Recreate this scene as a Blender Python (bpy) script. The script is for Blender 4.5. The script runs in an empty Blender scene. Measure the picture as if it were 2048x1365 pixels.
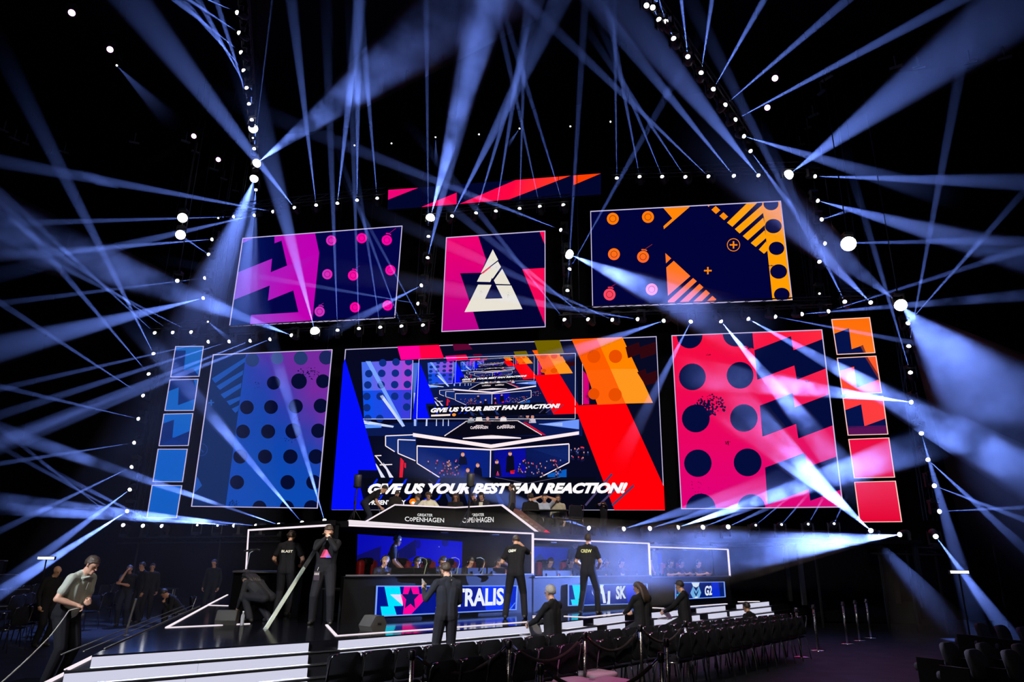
import bpy, bmesh, math, random
from math import sin, cos, pi, radians, tan, atan2, sqrt, hypot
from mathutils import Vector, Matrix, noise
from mathutils.geometry import tessellate_polygon
random.seed(11)
sc = bpy.context.scene
COL = sc.collection
V = Vector

# ------------------------------------------------------------------ camera, world, exposure
CZ = 1.97            # eye height, standing behind the audience chairs
SZ = 0.72            # stage deck height
F = 1365.0
PITCH, ROLL = radians(17.6), radians(0.80)
cam_d = bpy.data.cameras.new('camera'); cam = bpy.data.objects.new('camera', cam_d); COL.objects.link(cam)
cam_d.sensor_width = 36.0; cam_d.lens = 36.0 * F / 2048.0; cam_d.clip_start = .05; cam_d.clip_end = 300
_fw = V((0, cos(PITCH), sin(PITCH))); _up = V((0, -sin(PITCH), cos(PITCH))); _rt = V((1, 0, 0))
_r2 = _rt * cos(ROLL) + _up * sin(ROLL); _u2 = _up * cos(ROLL) - _rt * sin(ROLL)
cam.matrix_world = Matrix(((_r2.x, _u2.x, -_fw.x, 0), (_r2.y, _u2.y, -_fw.y, 0), (_r2.z, _u2.z, -_fw.z, CZ), (0, 0, 0, 1)))
sc.camera = cam
CAM = V((0, 0, CZ))

world = bpy.data.worlds.new('world'); sc.world = world; world.use_nodes = True
world.node_tree.nodes['Background'].inputs[0].default_value = (.25, .4, 1, 1)
world.node_tree.nodes['Background'].inputs[1].default_value = .0012
vs = sc.view_settings
vs.view_transform = 'Standard'; vs.look = 'None'; vs.exposure = 0.0; vs.gamma = 1.0; vs.use_curve_mapping = False
cy = sc.cycles
cy.max_bounces = 5; cy.diffuse_bounces = 2; cy.glossy_bounces = 3; cy.transmission_bounces = 3
cy.volume_bounces = 0; cy.transparent_max_bounces = 8; cy.sample_clamp_indirect = 3.0
cy.volume_max_steps = 64
cy.use_denoising = True

def area_lamp(name, loc, target, size, power, color):
    d = bpy.data.lights.new(name, 'AREA'); d.shape = 'DISK'; d.size = size; d.energy = power; d.color = color; d.spread = radians(90)
    o = bpy.data.objects.new(name, d); COL.objects.link(o); o.location = loc
    o.rotation_euler = (V(loc) - V(target)).to_track_quat('Z', 'Y').to_euler()
    return o
FRONT_WASH = area_lamp('front_of_house_wash', (-3, -6, 11), (-2, 14, 1.5), 3.0, 95, (1.0, .90, .74))
DESK_WASH = area_lamp('desk_wash', (2, 6, 10.5), (-1.2, 21, 3.2), 1.2, 800, (1.0, .88, .70))
SIDE_WASH = area_lamp('side_wash', (-9, 2, 8), (-3.5, 11, 1), 1.0, 260, (.85, .9, 1.0)); SIDE_WASH.data.spread = radians(38)

# ------------------------------------------------------------------ sight lines: a photo pixel and one known measure give a point in the hall
def ray(x, y):
    return _r2 * ((x - 1024) / F) + _u2 * (-(y - 682.5) / F) + _fw
def atz(x, y, z):
    d = ray(x, y); return CAM + d * ((z - CZ) / d.z)
def aty(x, y, Y):
    d = ray(x, y); return CAM + d * (Y / d.y)
WDIR = radians(-10.5)                      # the screen wall runs this way, its right end nearer
WU = V((cos(WDIR), sin(WDIR), 0)); WN = V((sin(WDIR), -cos(WDIR), 0))   # along it, and out of it towards the hall
W0 = V((0, 26, 0))
def onplane(x, y, p0, n):
    d = ray(x, y); return CAM + d * ((p0 - CAM).dot(n) / d.dot(n))
def wall(x, y, off=0.0):
    return onplane(x, y, W0 + WN * off, WN)
GDIR = radians(42.0)                       # the row of player booths runs this way
GU = V((cos(GDIR), sin(GDIR), 0)); GN = V((sin(GDIR), -cos(GDIR), 0))
G0 = atz(749, 1243, SZ)
def booth(x, y, off=0.0):
    return onplane(x, y, G0 + GN * off, GN)
def pxm(p):                                # pixels per metre at a point
    return F / (p - CAM).dot(_fw)

# ------------------------------------------------------------------ materials
MATS = {}
def srgb(c):
    return tuple((v / 255 / 12.92) if v / 255 <= .04045 else ((v / 255 + .055) / 1.055) ** 2.4 for v in c)
def mat(name, col, rough=.6, metal=0.0, spec=.5, bump=0.0, scale=40, coat=0.0):
    if name in MATS: return MATS[name]
    m = bpy.data.materials.new(name); m.use_nodes = True; nt = m.node_tree; b = nt.nodes['Principled BSDF']
    b.inputs['Base Color'].default_value = (*col, 1); b.inputs['Metallic'].default_value = metal
    b.inputs['Specular IOR Level'].default_value = spec
    tc = nt.nodes.new('ShaderNodeTexCoord'); nz = nt.nodes.new('ShaderNodeTexNoise'); nz.inputs['Scale'].default_value = scale
    nt.links.new(tc.outputs['Object'], nz.inputs['Vector'])
    mr = nt.nodes.new('ShaderNodeMapRange'); va = min(.08, rough * .15); mr.inputs[3].default_value = rough - va; mr.inputs[4].default_value = min(1, rough + va)
    nt.links.new(nz.outputs[0], mr.inputs[0]); nt.links.new(mr.outputs[0], b.inputs['Roughness'])
    if bump:
        bp = nt.nodes.new('ShaderNodeBump'); bp.inputs['Strength'].default_value = bump; bp.inputs['Distance'].default_value = .01
        nt.links.new(nz.outputs[0], bp.inputs['Height']); nt.links.new(bp.outputs[0], b.inputs['Normal'])
    if coat: b.inputs['Coat Weight'].default_value = coat
    MATS[name] = m; return m
def glow(name, col, s):
    if name in MATS: return MATS[name]
    m = bpy.data.materials.new(name); m.use_nodes = True; nt = m.node_tree; nt.nodes.clear()
    e = nt.nodes.new('ShaderNodeEmission'); o = nt.nodes.new('ShaderNodeOutputMaterial')
    e.inputs[0].default_value = (*col, 1); e.inputs[1].default_value = s
    nt.links.new(e.outputs[0], o.inputs[0]); m.cycles.emission_sampling = 'NONE'; MATS[name] = m; return m
def screen_mat():
    if 'led_screen' in MATS: return MATS['led_screen']
    m = bpy.data.materials.new('led_screen'); m.use_nodes = True; nt = m.node_tree; nt.nodes.clear()
    e = nt.nodes.new('ShaderNodeEmission'); o = nt.nodes.new('ShaderNodeOutputMaterial')
    a = nt.nodes.new('ShaderNodeAttribute'); a.attribute_name = 'picture'; nt.links.new(a.outputs['Color'], e.inputs[0])
    e.inputs[1].default_value = 1.0
    nt.links.new(e.outputs[0], o.inputs[0]); m.cycles.emission_sampling = 'NONE'; MATS['led_screen'] = m; return m

BLACK = mat('black_cloth', (.003, .003, .004), .9, spec=.05, bump=.2)
MBLACK = mat('black_metal', (.005, .005, .006), .55, spec=.25)
STAGE = mat('black_gloss_deck', (.004, .004, .006), .10, spec=.35, scale=3)
TREAD = mat('step_black', (.006, .006, .008), .5, spec=.2, scale=6)
TREADW = mat('step_white_top', (.70, .69, .78), .35, spec=.5, scale=6)
FLOORM = mat('hall_floor', (.004, .0035, .006), .6, spec=.2, bump=.1, scale=2)
WALLM = mat('hall_black', (.003, .003, .005), .95, spec=.1, scale=3)
CHROME = mat('chrome', (.75, .75, .78), .15, metal=1.0)
PADM = mat('chair_fabric', (.006, .006, .009), .9, spec=.15, bump=.3, scale=120)
PLASTIC = mat('black_plastic', (.004, .004, .005), .5, spec=.2)
GREYM = mat('grey_cabinet', (.03, .028, .025), .7, spec=.2, bump=.2, scale=90)
WHITELED = glow('white_led', srgb((250, 236, 246)), 1.0)
EDGELED = glow('screen_edge_led', srgb((196, 186, 226)), 1.0)
LENS = glow('lamp_lens', (1, 1, 1), 6.0)
LENSP = glow('violet_lens', (1.0, .45, 1.0), 4.0)
RISER = glow('step_panel_light', srgb((206, 206, 228)), 1.0)

# ------------------------------------------------------------------ mesh builder
class MB:
    def __init__(s): s.v = []; s.f = []; s.m = []
    def add(s, vs, fs, mi=0):
        o = len(s.v); s.v += [tuple(v) for v in vs]; s.f += [tuple(i + o for i in f) for f in fs]; s.m += [mi] * len(fs)
    def box(s, c, sz, R=None, mi=0, taper=1.0):
        c = V(c); hx, hy, hz = sz[0] / 2, sz[1] / 2, sz[2] / 2
        p = []
        for z in (-1, 1):
            k = taper if z > 0 else 1.0
            for (x, y) in ((-1, -1), (1, -1), (1, 1), (-1, 1)):
                w = V((x * hx * k, y * hy * k, z * hz)); p.append(c + (R @ w if R else w))
        s.add(p, [(3, 2, 1, 0), (4, 5, 6, 7), (0, 1, 5, 4), (1, 2, 6, 5), (2, 3, 7, 6), (3, 0, 4, 7)], mi)
    def tube(s, p0, p1, r0, r1=None, n=8, mi=0, cap=True):
        p0 = V(p0); p1 = V(p1); r1 = r0 if r1 is None else r1
        q = (p1 - p0).to_track_quat('Z', 'Y'); L = (p1 - p0).length
        s.lathe([(r0, 0), (r1, L)], n, p0, q, mi, cap)
    def lathe(s, prof, n=12, o=(0, 0, 0), q=None, mi=0, cap=True):
        o = V(o); vs = []; fs = []
        for r, z in prof:
            for k in range(n):
                t = 2 * pi * k / n; w = V((r * cos(t), r * sin(t), z)); vs.append(o + (q @ w if q else w))
        for i in range(len(prof) - 1):
            for k in range(n):
                a = i * n + k; b = i * n + (k + 1) % n; fs.append((a, b, b + n, a + n))
        if cap:
            fs.append(tuple(range(n))[::-1]); e = (len(prof) - 1) * n; fs.append(tuple(range(e, e + n)))
        s.add(vs, fs, mi)
    def path(s, pts, r, n=6, mi=0):
        pts = [V(p) for p in pts]; vs = []; fs = []; N = len(pts)
        for i, p in enumerate(pts):
            d = (pts[min(i + 1, N - 1)] - pts[max(i - 1, 0)]).normalized(); q = d.to_track_quat('Z', 'Y')
            rr = r[i] if isinstance(r, (list, tuple)) else r
            for k in range(n):
                t = 2 * pi * k / n; vs.append(p + q @ V((rr * cos(t), rr * sin(t), 0)))
        for i in range(N - 1):
            for k in range(n):
                a = i * n + k; b = i * n + (k + 1) % n; fs.append((a, b, b + n, a + n))
        fs.append(tuple(range(n))[::-1]); fs.append(tuple(range((N - 1) * n, N * n)))
        s.add(vs, fs, mi)
    def prism(s, pts, ext, mi=0):
        pts = [V(p) for p in pts]; ext = V(ext); n = len(pts)
        tr = tessellate_polygon([pts])
        vs = pts + [p + ext for p in pts]; fs = []
        nrm = V((0, 0, 0))
        for i in range(n): nrm += pts[i].cross(pts[(i + 1) % n])
        flip = nrm.dot(ext) > 0
        for t in tr:
            a, b, c = t
            tn = (pts[b] - pts[a]).cross(pts[c] - pts[a])
            if tn.dot(ext) > 0: a, c = c, a
            fs.append((a, b, c)); fs.append((c + n, b + n, a + n))
        for i in range(n):
            j = (i + 1) % n
            fs.append((i, j, j + n, i + n) if flip else (j, i, i + n, j + n))
        s.add(vs, fs, mi)
    def sphere(s, c, r, seg=10, rings=6, mi=0, sc_=(1, 1, 1)):
        prof = []
        for i in range(1, rings): t = -pi / 2 + pi * i / rings; prof.append((cos(t), sin(t)))
        vs = []; fs = []
        for rr, z in prof:
            for k in range(seg): t = 2 * pi * k / seg; vs.append(V(c) + V((rr * cos(t) * sc_[0], rr * sin(t) * sc_[1], z * sc_[2])) * r)
        for i in range(len(prof) - 1):
            for k in range(seg): a = i * seg + k; b = i * seg + (k + 1) % seg; fs.append((a, b, b + seg, a + seg))
        vs.append(V(c) + V((0, 0, -r * sc_[2]))); vs.append(V(c) + V((0, 0, r * sc_[2]))); lo = len(vs) - 2; hi = lo + 1
        e = (len(prof) - 1) * seg
        for k in range(seg): fs.append(((k + 1) % seg, k, lo)); fs.append((e + k, e + (k + 1) % seg, hi))
        s.add(vs, fs, mi)
    def mesh(s, name, mats, smooth=False):
        me = bpy.data.meshes.new(name); me.from_pydata(s.v, [], s.f)
        for m in (mats if isinstance(mats, (list, tuple)) else [mats]): me.materials.append(m)
        if any(s.m): me.polygons.foreach_set('material_index', s.m)
        if smooth: me.polygons.foreach_set('use_smooth', [True] * len(me.polygons))
        return me
    def build(s, name, mats, parent=None, smooth=False):
        return link(name, s.mesh(name, mats, smooth), parent)
def link(name, data, parent=None):
    o = bpy.data.objects.new(name, data); COL.objects.link(o)
    if parent: o.parent = parent
    return o
def tag(o, label=None, cat=None, group=None, kind=None):
    if label: o['label'] = label
    if cat: o['category'] = cat
    if group: o['group'] = group
    if kind: o['kind'] = kind
    return o
def thing(name, label, cat, loc=(0, 0, 0), rz=0.0, group=None):
    o = bpy.data.objects.new(name, None); COL.objects.link(o); o.location = loc; o.rotation_euler = (0, 0, rz)
    o.empty_display_size = .1
    return tag(o, label, cat, group)
def dup(o, loc=None, rz=None, label=None, group=None, parent=None):
    c = o.copy(); COL.objects.link(c)
    if parent: c.parent = parent
    if loc is not None: c.location = loc
    if rz is not None: c.rotation_euler = (0, 0, rz)
    if label: c['label'] = label
    if group: c['group'] = group
    for ch in list(o.children): dup(ch, parent=c)
    return c
ORD = ['first', 'second', 'third', 'fourth', 'fifth', 'sixth', 'seventh', 'eighth', 'ninth', 'tenth', 'eleventh', 'twelfth', 'thirteenth', 'fourteenth', 'fifteenth', 'sixteenth', 'seventeenth', 'eighteenth', 'nineteenth', 'twentieth', 'twenty-first', 'twenty-second', 'twenty-third', 'twenty-fourth', 'twenty-fifth']

# ------------------------------------------------------------------ lettering
def text_tris(s, bold=.0, shear=0.0):
    cu = bpy.data.curves.new('lettering', 'FONT'); cu.body = s; cu.size = 1.0; cu.offset = bold; cu.shear = shear; cu.resolution_u = 3; cu.fill_mode = 'FRONT'
    o = bpy.data.objects.new('lettering', cu); COL.objects.link(o)
    dg = bpy.context.evaluated_depsgraph_get(); me = o.evaluated_get(dg).to_mesh()
    me.calc_loop_triangles()
    vs = [tuple(v.co) for v in me.vertices]; fs = [tuple(t.vertices) for t in me.loop_triangles]
    o.evaluated_get(dg).to_mesh_clear(); bpy.data.objects.remove(o); bpy.data.curves.remove(cu)
    x0 = min(v[0] for v in vs); x1 = max(v[0] for v in vs); y0 = min(v[1] for v in vs); y1 = max(v[1] for v in vs)
    vs = [((v[0] - x0) / (x1 - x0), (v[1] - y0) / (y1 - y0)) for v in vs]
    return vs, fs

# ------------------------------------------------------------------ LED screens: a flat picture in the screen's own plane (u along, w up), in thin layers
def lerp(a, b, t): return tuple(a[i] + (b[i] - a[i]) * t for i in range(len(a)))
class Picture:
    """Collects the coloured shapes that a screen shows. place(x, y) gives a point on the screen's face."""
    def __init__(s, place, nrm, quad):
        s.place = place; s.n = nrm; s.v = []; s.f = []; s.c = []; s.layer = 0; s.quad = quad
        s.T = lambda x, y: (x, y); s.clip = [quad]
    def step(s): s.layer += 1
    def _clip(s, poly):
        for Q in s.clip:
            cx = sum(p[0] for p in Q) / len(Q); cy_ = sum(p[1] for p in Q) / len(Q)
            for i in range(len(Q)):
                a = Q[i]; b = Q[(i + 1) % len(Q)]
                side = lambda p: (b[0] - a[0]) * (p[1] - a[1]) - (b[1] - a[1]) * (p[0] - a[0])
                sg = 1 if side((cx, cy_)) > 0 else -1
                out = []
                for k in range(len(poly)):
                    p = poly[k]; q = poly[(k + 1) % len(poly)]; sp = side(p) * sg; sq = side(q) * sg
                    if sp >= 0: out.append(p)
                    if (sp >= 0) != (sq >= 0):
                        t = sp / (sp - sq); out.append((p[0] + (q[0] - p[0]) * t, p[1] + (q[1] - p[1]) * t))
                poly = out
                if len(poly) < 3: return []
        return poly
    def _put(s, p, col):
        s.v.append(s.place(*p) + s.n * (.0025 * s.layer)); s.c.append(srgb(col(*p) if callable(col) else col))
    def poly(s, pts, col, raw=False):
        pts = s._clip([p if raw else s.T(*p) for p in pts])
        if len(pts) < 3: return
        q = [pts[0]]
        for p in pts[1:]:
            if hypot(p[0] - q[-1][0], p[1] - q[-1][1]) > .02: q.append(p)
        if len(q) > 2 and hypot(q[0][0] - q[-1][0], q[0][1] - q[-1][1]) < .02: q.pop()
        if len(q) < 3: return
        o = len(s.v)
        for p in q: s._put(p, col)
        for t in tessellate_polygon([[V((p[0], p[1], 0)) for p in q]]): s.f.append(tuple(o + i for i in t))
    def grid(s, quad, col, n=10):
        quad = [s.T(*p) for p in quad]; o = len(s.v)
        for j in range(n + 1):
            for i in range(n + 1):
                a = lerp(quad[0], quad[1], i / n); b = lerp(quad[3], quad[2], i / n); s._put(lerp(a, b, j / n), col)
        for j in range(n):
            for i in range(n): a = o + j * (n + 1) + i; s.f.append((a, a + 1, a + n + 2, a + n + 1))
    def disc(s, x, y, r, col, ry=None, n=26):
        ry = ry or r; s.poly([(x + r * cos(2 * pi * k / n), y + ry * sin(2 * pi * k / n)) for k in range(n)], col)
    def ring(s, x, y, r, w, col, n=22, a0=0.0, a1=2 * pi):
        for k in range(n):
            t = a0 + (a1 - a0) * k / n; u = a0 + (a1 - a0) * (k + 1) / n
            s.poly([(x + r * cos(t), y + r * sin(t)), (x + r * cos(u), y + r * sin(u)), (x + (r - w) * cos(u), y + (r - w) * sin(u)), (x + (r - w) * cos(t), y + (r - w) * sin(t))], col)
    def line(s, a, b, w, col, w2=None):
        w2 = w if w2 is None else w2
        d = hypot(b[0] - a[0], b[1] - a[1]) or 1; nx, ny = -(b[1] - a[1]) / d / 2, (b[0] - a[0]) / d / 2
        s.poly([(a[0] + nx * w, a[1] + ny * w), (b[0] + nx * w2, b[1] + ny * w2), (b[0] - nx * w2, b[1] - ny * w2), (a[0] - nx * w, a[1] - ny * w)], col)
    def text(s, t, quad, col, bold=.02, shear=0.0, split=0.0):
        """quad: TL, TR, BR, BL of the lettering"""
        vs_, fs_ = text_tris(t, bold, shear)
        for f in fs_:
            pts = []
            for i in f:
                x, y = vs_[i]; a = lerp(quad[3], quad[2], x); b = lerp(quad[0], quad[1], x); pts.append(lerp(a, b, y))
            s.poly(pts, col)
    def build(s, name, parent):
        me = bpy.data.meshes.new(name)
        iv = parent.matrix_basis.inverted()
        me.from_pydata([tuple(iv @ v) for v in s.v], [], s.f)
        a = me.color_attributes.new('picture', 'FLOAT_COLOR', 'POINT')
        buf = []
        for c in s.c: buf += [c[0], c[1], c[2], 1.0]
        a.data.foreach_set('color', buf); me.materials.append(screen_mat())
        return link(name, me, parent)
def screen(name, label, quad, place, nrm, draw, edge=.024, depth=.14, group=None, edgecol=None, part='picture', hang=True):
    """quad TL TR BR BL in picture space; place() puts it on the plane."""
    Q = [place(*p) for p in quad]
    base = (Q[2] + Q[3]) / 2
    t = thing(name, label, 'screen', base, 0, group); t.rotation_euler = (0, 0, atan2(-nrm.x, nrm.y) + pi) if abs(nrm.z) < .9 else (0, 0, 0)
    bpy.context.view_layer.update()
    t.matrix_basis  # location and heading of the cabinet
    iv = t.matrix_basis.inverted()
    m = MB(); m.prism([iv @ (q - nrm * .004) for q in Q], (iv.to_3x3() @ (-nrm * depth))); m.build('cabinet', MBLACK, t)
    P = Picture(place, nrm, quad); draw(P); P.build(part, t)
    hg = MB()
    for q in (Q[:2] if hang else ()):
        a = iv @ (q * .9 + (Q[0] + Q[1]) * .05 - nrm * .08); hg.tube(a, a + V((0, 0, 24 - q.z)), .012, n=4)
    if hang: hg.build('hanger_cable', MBLACK, t)
    if edge:
        e = MB(); c = sum(Q, V((0, 0, 0))) / 4
        for i in range(4):
            a, b = Q[i], Q[(i + 1) % 4]
            d = (b - a).normalized(); inw = nrm.cross(d); inw = inw if inw.dot(c - a) > 0 else -inw
            e.prism([iv @ p for p in (a, b, b + inw * edge, a + inw * edge)], iv.to_3x3() @ (nrm * .03))
        e.build('edge_light', edgecol or EDGELED, t)
    return t

# ------------------------------------------------------------------ the hall
def quad_obj(name, pts, m, thick):
    b = MB(); b.prism(pts, thick); o = b.build(name, m); o['kind'] = 'structure'; return o
HU, HN = WU, WN
def H(u, v, z=0.0): return W0 + HU * u + HN * v + V((0, 0, z))
quad_obj('floor', [H(-26, -4), H(26, -4), H(26, 40), H(-26, 40)], FLOORM, V((0, 0, -.2)))
quad_obj('ceiling', [H(-26, -4, 24), H(26, -4, 24), H(26, 40, 24), H(-26, 40, 24)], WALLM, V((0, 0, .2)))
quad_obj('wall_back', [H(-26, -4), H(26, -4), H(26, -4, 24), H(-26, -4, 24)], WALLM, -HN * .2)
quad_obj('wall_left', [H(-26, -4), H(-26, 40), H(-26, 40, 24), H(-26, -4, 24)], WALLM, -HU * .2)
quad_obj('wall_right', [H(26, -4), H(26, 40), H(26, 40, 24), H(26, -4, 24)], WALLM, HU * .2)
quad_obj('wall_front', [H(-26, 40), H(26, 40), H(26, 40, 24), H(-26, 40, 24)], WALLM, HN * .2)

# ------------------------------------------------------------------ stage and its lit steps
def flat(p): return V((p.x, p.y, 0))
FRONT = [flat(atz(*p, SZ)) for p in ((184, 1311.5), (648, 1281.5), (1088, 1248), (1249, 1229.5), (1453, 1210.7), (1560, 1200.5), (1660, 1191))]
LEFT = [flat(atz(*p, SZ)) for p in ((459, 1187), (400, 1213), (300, 1255))]
BACKP = [flat(H(14, -1.5)), flat(H(-10, -1.5))]
def offset_line(pts, d):
    out = []
    for i, p in enumerate(pts):
        dirs = []
        if i > 0: dirs.append((pts[i] - pts[i - 1]).normalized())
        if i < len(pts) - 1: dirs.append((pts[i + 1] - pts[i]).normalized())
        ns = [V((q.y, -q.x, 0)) for q in dirs]
        n = sum(ns, V((0, 0, 0))).normalized(); k = n.dot(ns[0]); out.append(p + n * (d / max(k, .35)))
    return out
EDGE = LEFT + FRONT
STEP_H, TREAD_D = .143, .20
up = lambda p, z: V((p.x, p.y, z))
stage = MB(); stage.prism([up(p, 0) for p in EDGE + BACKP], V((0, 0, SZ)))
st = thing('stage_platform', 'low black glossy stage with white light lines let into its deck', 'stage', up(FRONT[0], 0)); stv = -V(st.location)
def in_local(b, off): b.v = [tuple(V(v) + off) for v in b.v]; return b
in_local(stage, stv).build('deck', STAGE, st)
STEPLOC = up(FRONT[1], 0)
stp = thing('stage_steps', 'broad black steps with white lit risers along the stage front', 'steps', STEPLOC)
for k in range(1, 5):
    E_ = offset_line(EDGE, TREAD_D * k)
    b = MB(); b.prism([up(p, 0) for p in E_ + EDGE[::-1]], V((0, 0, SZ - STEP_H * k)))
    # only a rim of it shows; the rest lies under the stage
    in_local(b, -STEPLOC).build('step', TREAD, stp)
    nose = MB(); nose.path([up(p, SZ - STEP_H * k + .004) for p in E_], .012, 4)
    in_local(nose, -STEPLOC).build('nosing', MBLACK, stp)
def along(line, t):        # t in units of control points
    i = min(int(t), len(line) - 2); return line[i].lerp(line[i + 1], t - i)
def param_at(line, x, z, y):
    """parameter on a line where the sight line through column x meets it"""
    d = ray(x, y); best = None
    for i in range(len(line) - 1):
        a, b_ = line[i], line[i + 1]
        den = (b_.x - a.x) * d.y - (b_.y - a.y) * d.x
        if abs(den) < 1e-9: continue
        t = -(a.x * d.y - a.y * d.x) / den
        if -.001 <= t <= 1.001: best = i + t
    return best
SPANS = [(0, [(None, 620), (676, 1090), (1124, 1165), (1188, 1249), (1306, 1375), (1397, 1453), (1479, 1542)]),
         (1, [(None, 621), (681, 1092), (1124, 1193), (1215, 1249), (1310, 1400), (1420, 1455), (1464, 1545)]),
         (2, [(None, 622), (684, 1094), (1130, 1250), (1312, 1456), (1464, 1550)]),
         (3, [(None, 624), (690, 1096), (1135, 1250), (1315, 1456)]), (4, [(None, 626), (694, 1098), (1138, 1250)])]
for k, spans in SPANS:
    base = offset_line(EDGE, TREAD_D * k)
    line = base[len(LEFT):]
    for (xa, xb) in spans:
        ta = 0.0 if xa is None else param_at(line, xa, 0, 1290); tb = param_at(line, xb, 0, 1260)
        if ta is None or tb is None: continue
        ts = [ta] + [i for i in range(len(line)) if ta < i < tb] + [tb]
        ptsl = [along(line, t) for t in ts]
        m = MB()
        for a, b_ in zip(ptsl[:-1], ptsl[1:]):
            d = (b_ - a).normalized(); n = V((d.y, -d.x, 0)); z1 = SZ - STEP_H * k - .022; z0 = SZ - STEP_H * (k + 1) + .006
            L = (b_ - a).length; cnt = max(1, round(L / 2.0))
            for j in range(cnt):
                p = a + d * (L * j / cnt + .004); q = a + d * (L * (j + 1) / cnt - .004)
                m.prism([up(p, z0), up(q, z0), up(q, z1), up(p, z1)], n * .02)
        in_local(m, -STEPLOC).build('riser_panel', RISER, stp)
        m = MB(); zt_ = SZ - STEP_H * (k + 1) + .001
        for a, b_ in zip(ptsl[:-1], ptsl[1:]):
            d = (b_ - a).normalized(); n = V((d.y, -d.x, 0)); m.prism([up(a, zt_), up(b_, zt_), up(b_ + n * (TREAD_D - .03), zt_), up(a + n * (TREAD_D - .03), zt_)], V((0, 0, .004)))
        in_local(m, -STEPLOC).build('tread_panel', TREADW, stp)
# light lines on the deck and along the step corner at the left
def strip(par, loc, pts, w=.045, h=.012, name='light_line', m=None):
    b = MB()
    for a, c in zip(pts[:-1], pts[1:]):
        d = (c - a).normalized(); n = V((-d.y, d.x, 0)) * w / 2
        b.prism([a - n, c - n, c + n, a + n], V((0, 0, h)))
    return in_local(b, -V(loc)).build(name, m or WHITELED, par)
fz = lambda *p: atz(*p, SZ)
strip(st, st.location, [fz(499.5, 1248.7), fz(332.6, 1256.5)])
strip(st, st.location, [fz(332.6, 1256.5), fz(415.3, 1211.5)])
strip(st, st.location, [fz(416.5, 1210.5), fz(455, 1190.5)])
strip(st, st.location, [fz(416.5, 1211.5), fz(456, 1212.5)])
strip(st, st.location, [fz(653, 1251), fz(673, 1273)])
strip(st, st.location, [fz(673, 1273), fz(876, 1258.5)])
strip(st, st.location, [fz(900, 1256.5), fz(1088, 1242.5)])
strip(st, st.location, [fz(1128, 1233.5), fz(1172, 1235.5)], .06)
strip(st, st.location, [fz(1172, 1235.5), fz(1249, 1227.5)], .06)
strip(st, st.location, [fz(1340, 1217), fz(1453, 1208.5)], .07)
strip(st, st.location, [fz(1477, 1204.5), fz(1518, 1203.8)], .08)
strip(st, st.location, [fz(1066, 1233.4), fz(1095, 1232.5)], .05)
strip(st, st.location, [fz(1066, 1236.6), fz(1092, 1235.8)], .05)
strip(st, st.location, [fz(1305, 1216.5), fz(1328, 1217.5)], .05)
for k in (1, 2, 3):
    E_ = offset_line(EDGE, TREAD_D * k); z = SZ - STEP_H * k + .006
    a = E_[len(LEFT)]; b_ = E_[len(LEFT) - 1]; d = (b_ - a).normalized()
    strip(stp, STEPLOC, [up(a + d * .1, z), up(a + d * (1.6 + .25 * k), z)], .07, name='edge_light')
# thin grey trim along the far left deck edge
for k in (0, .18, .36):
    E_ = offset_line(EDGE, k)
    strip(st, st.location, [up(E_[len(LEFT)] + (E_[len(LEFT) - 1] - E_[len(LEFT)]).normalized() * .6, SZ + .004), up(E_[1], SZ + .004)], .02, name='deck_trim', m=mat('grey_trim', (.10, .10, .085), .5))

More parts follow.
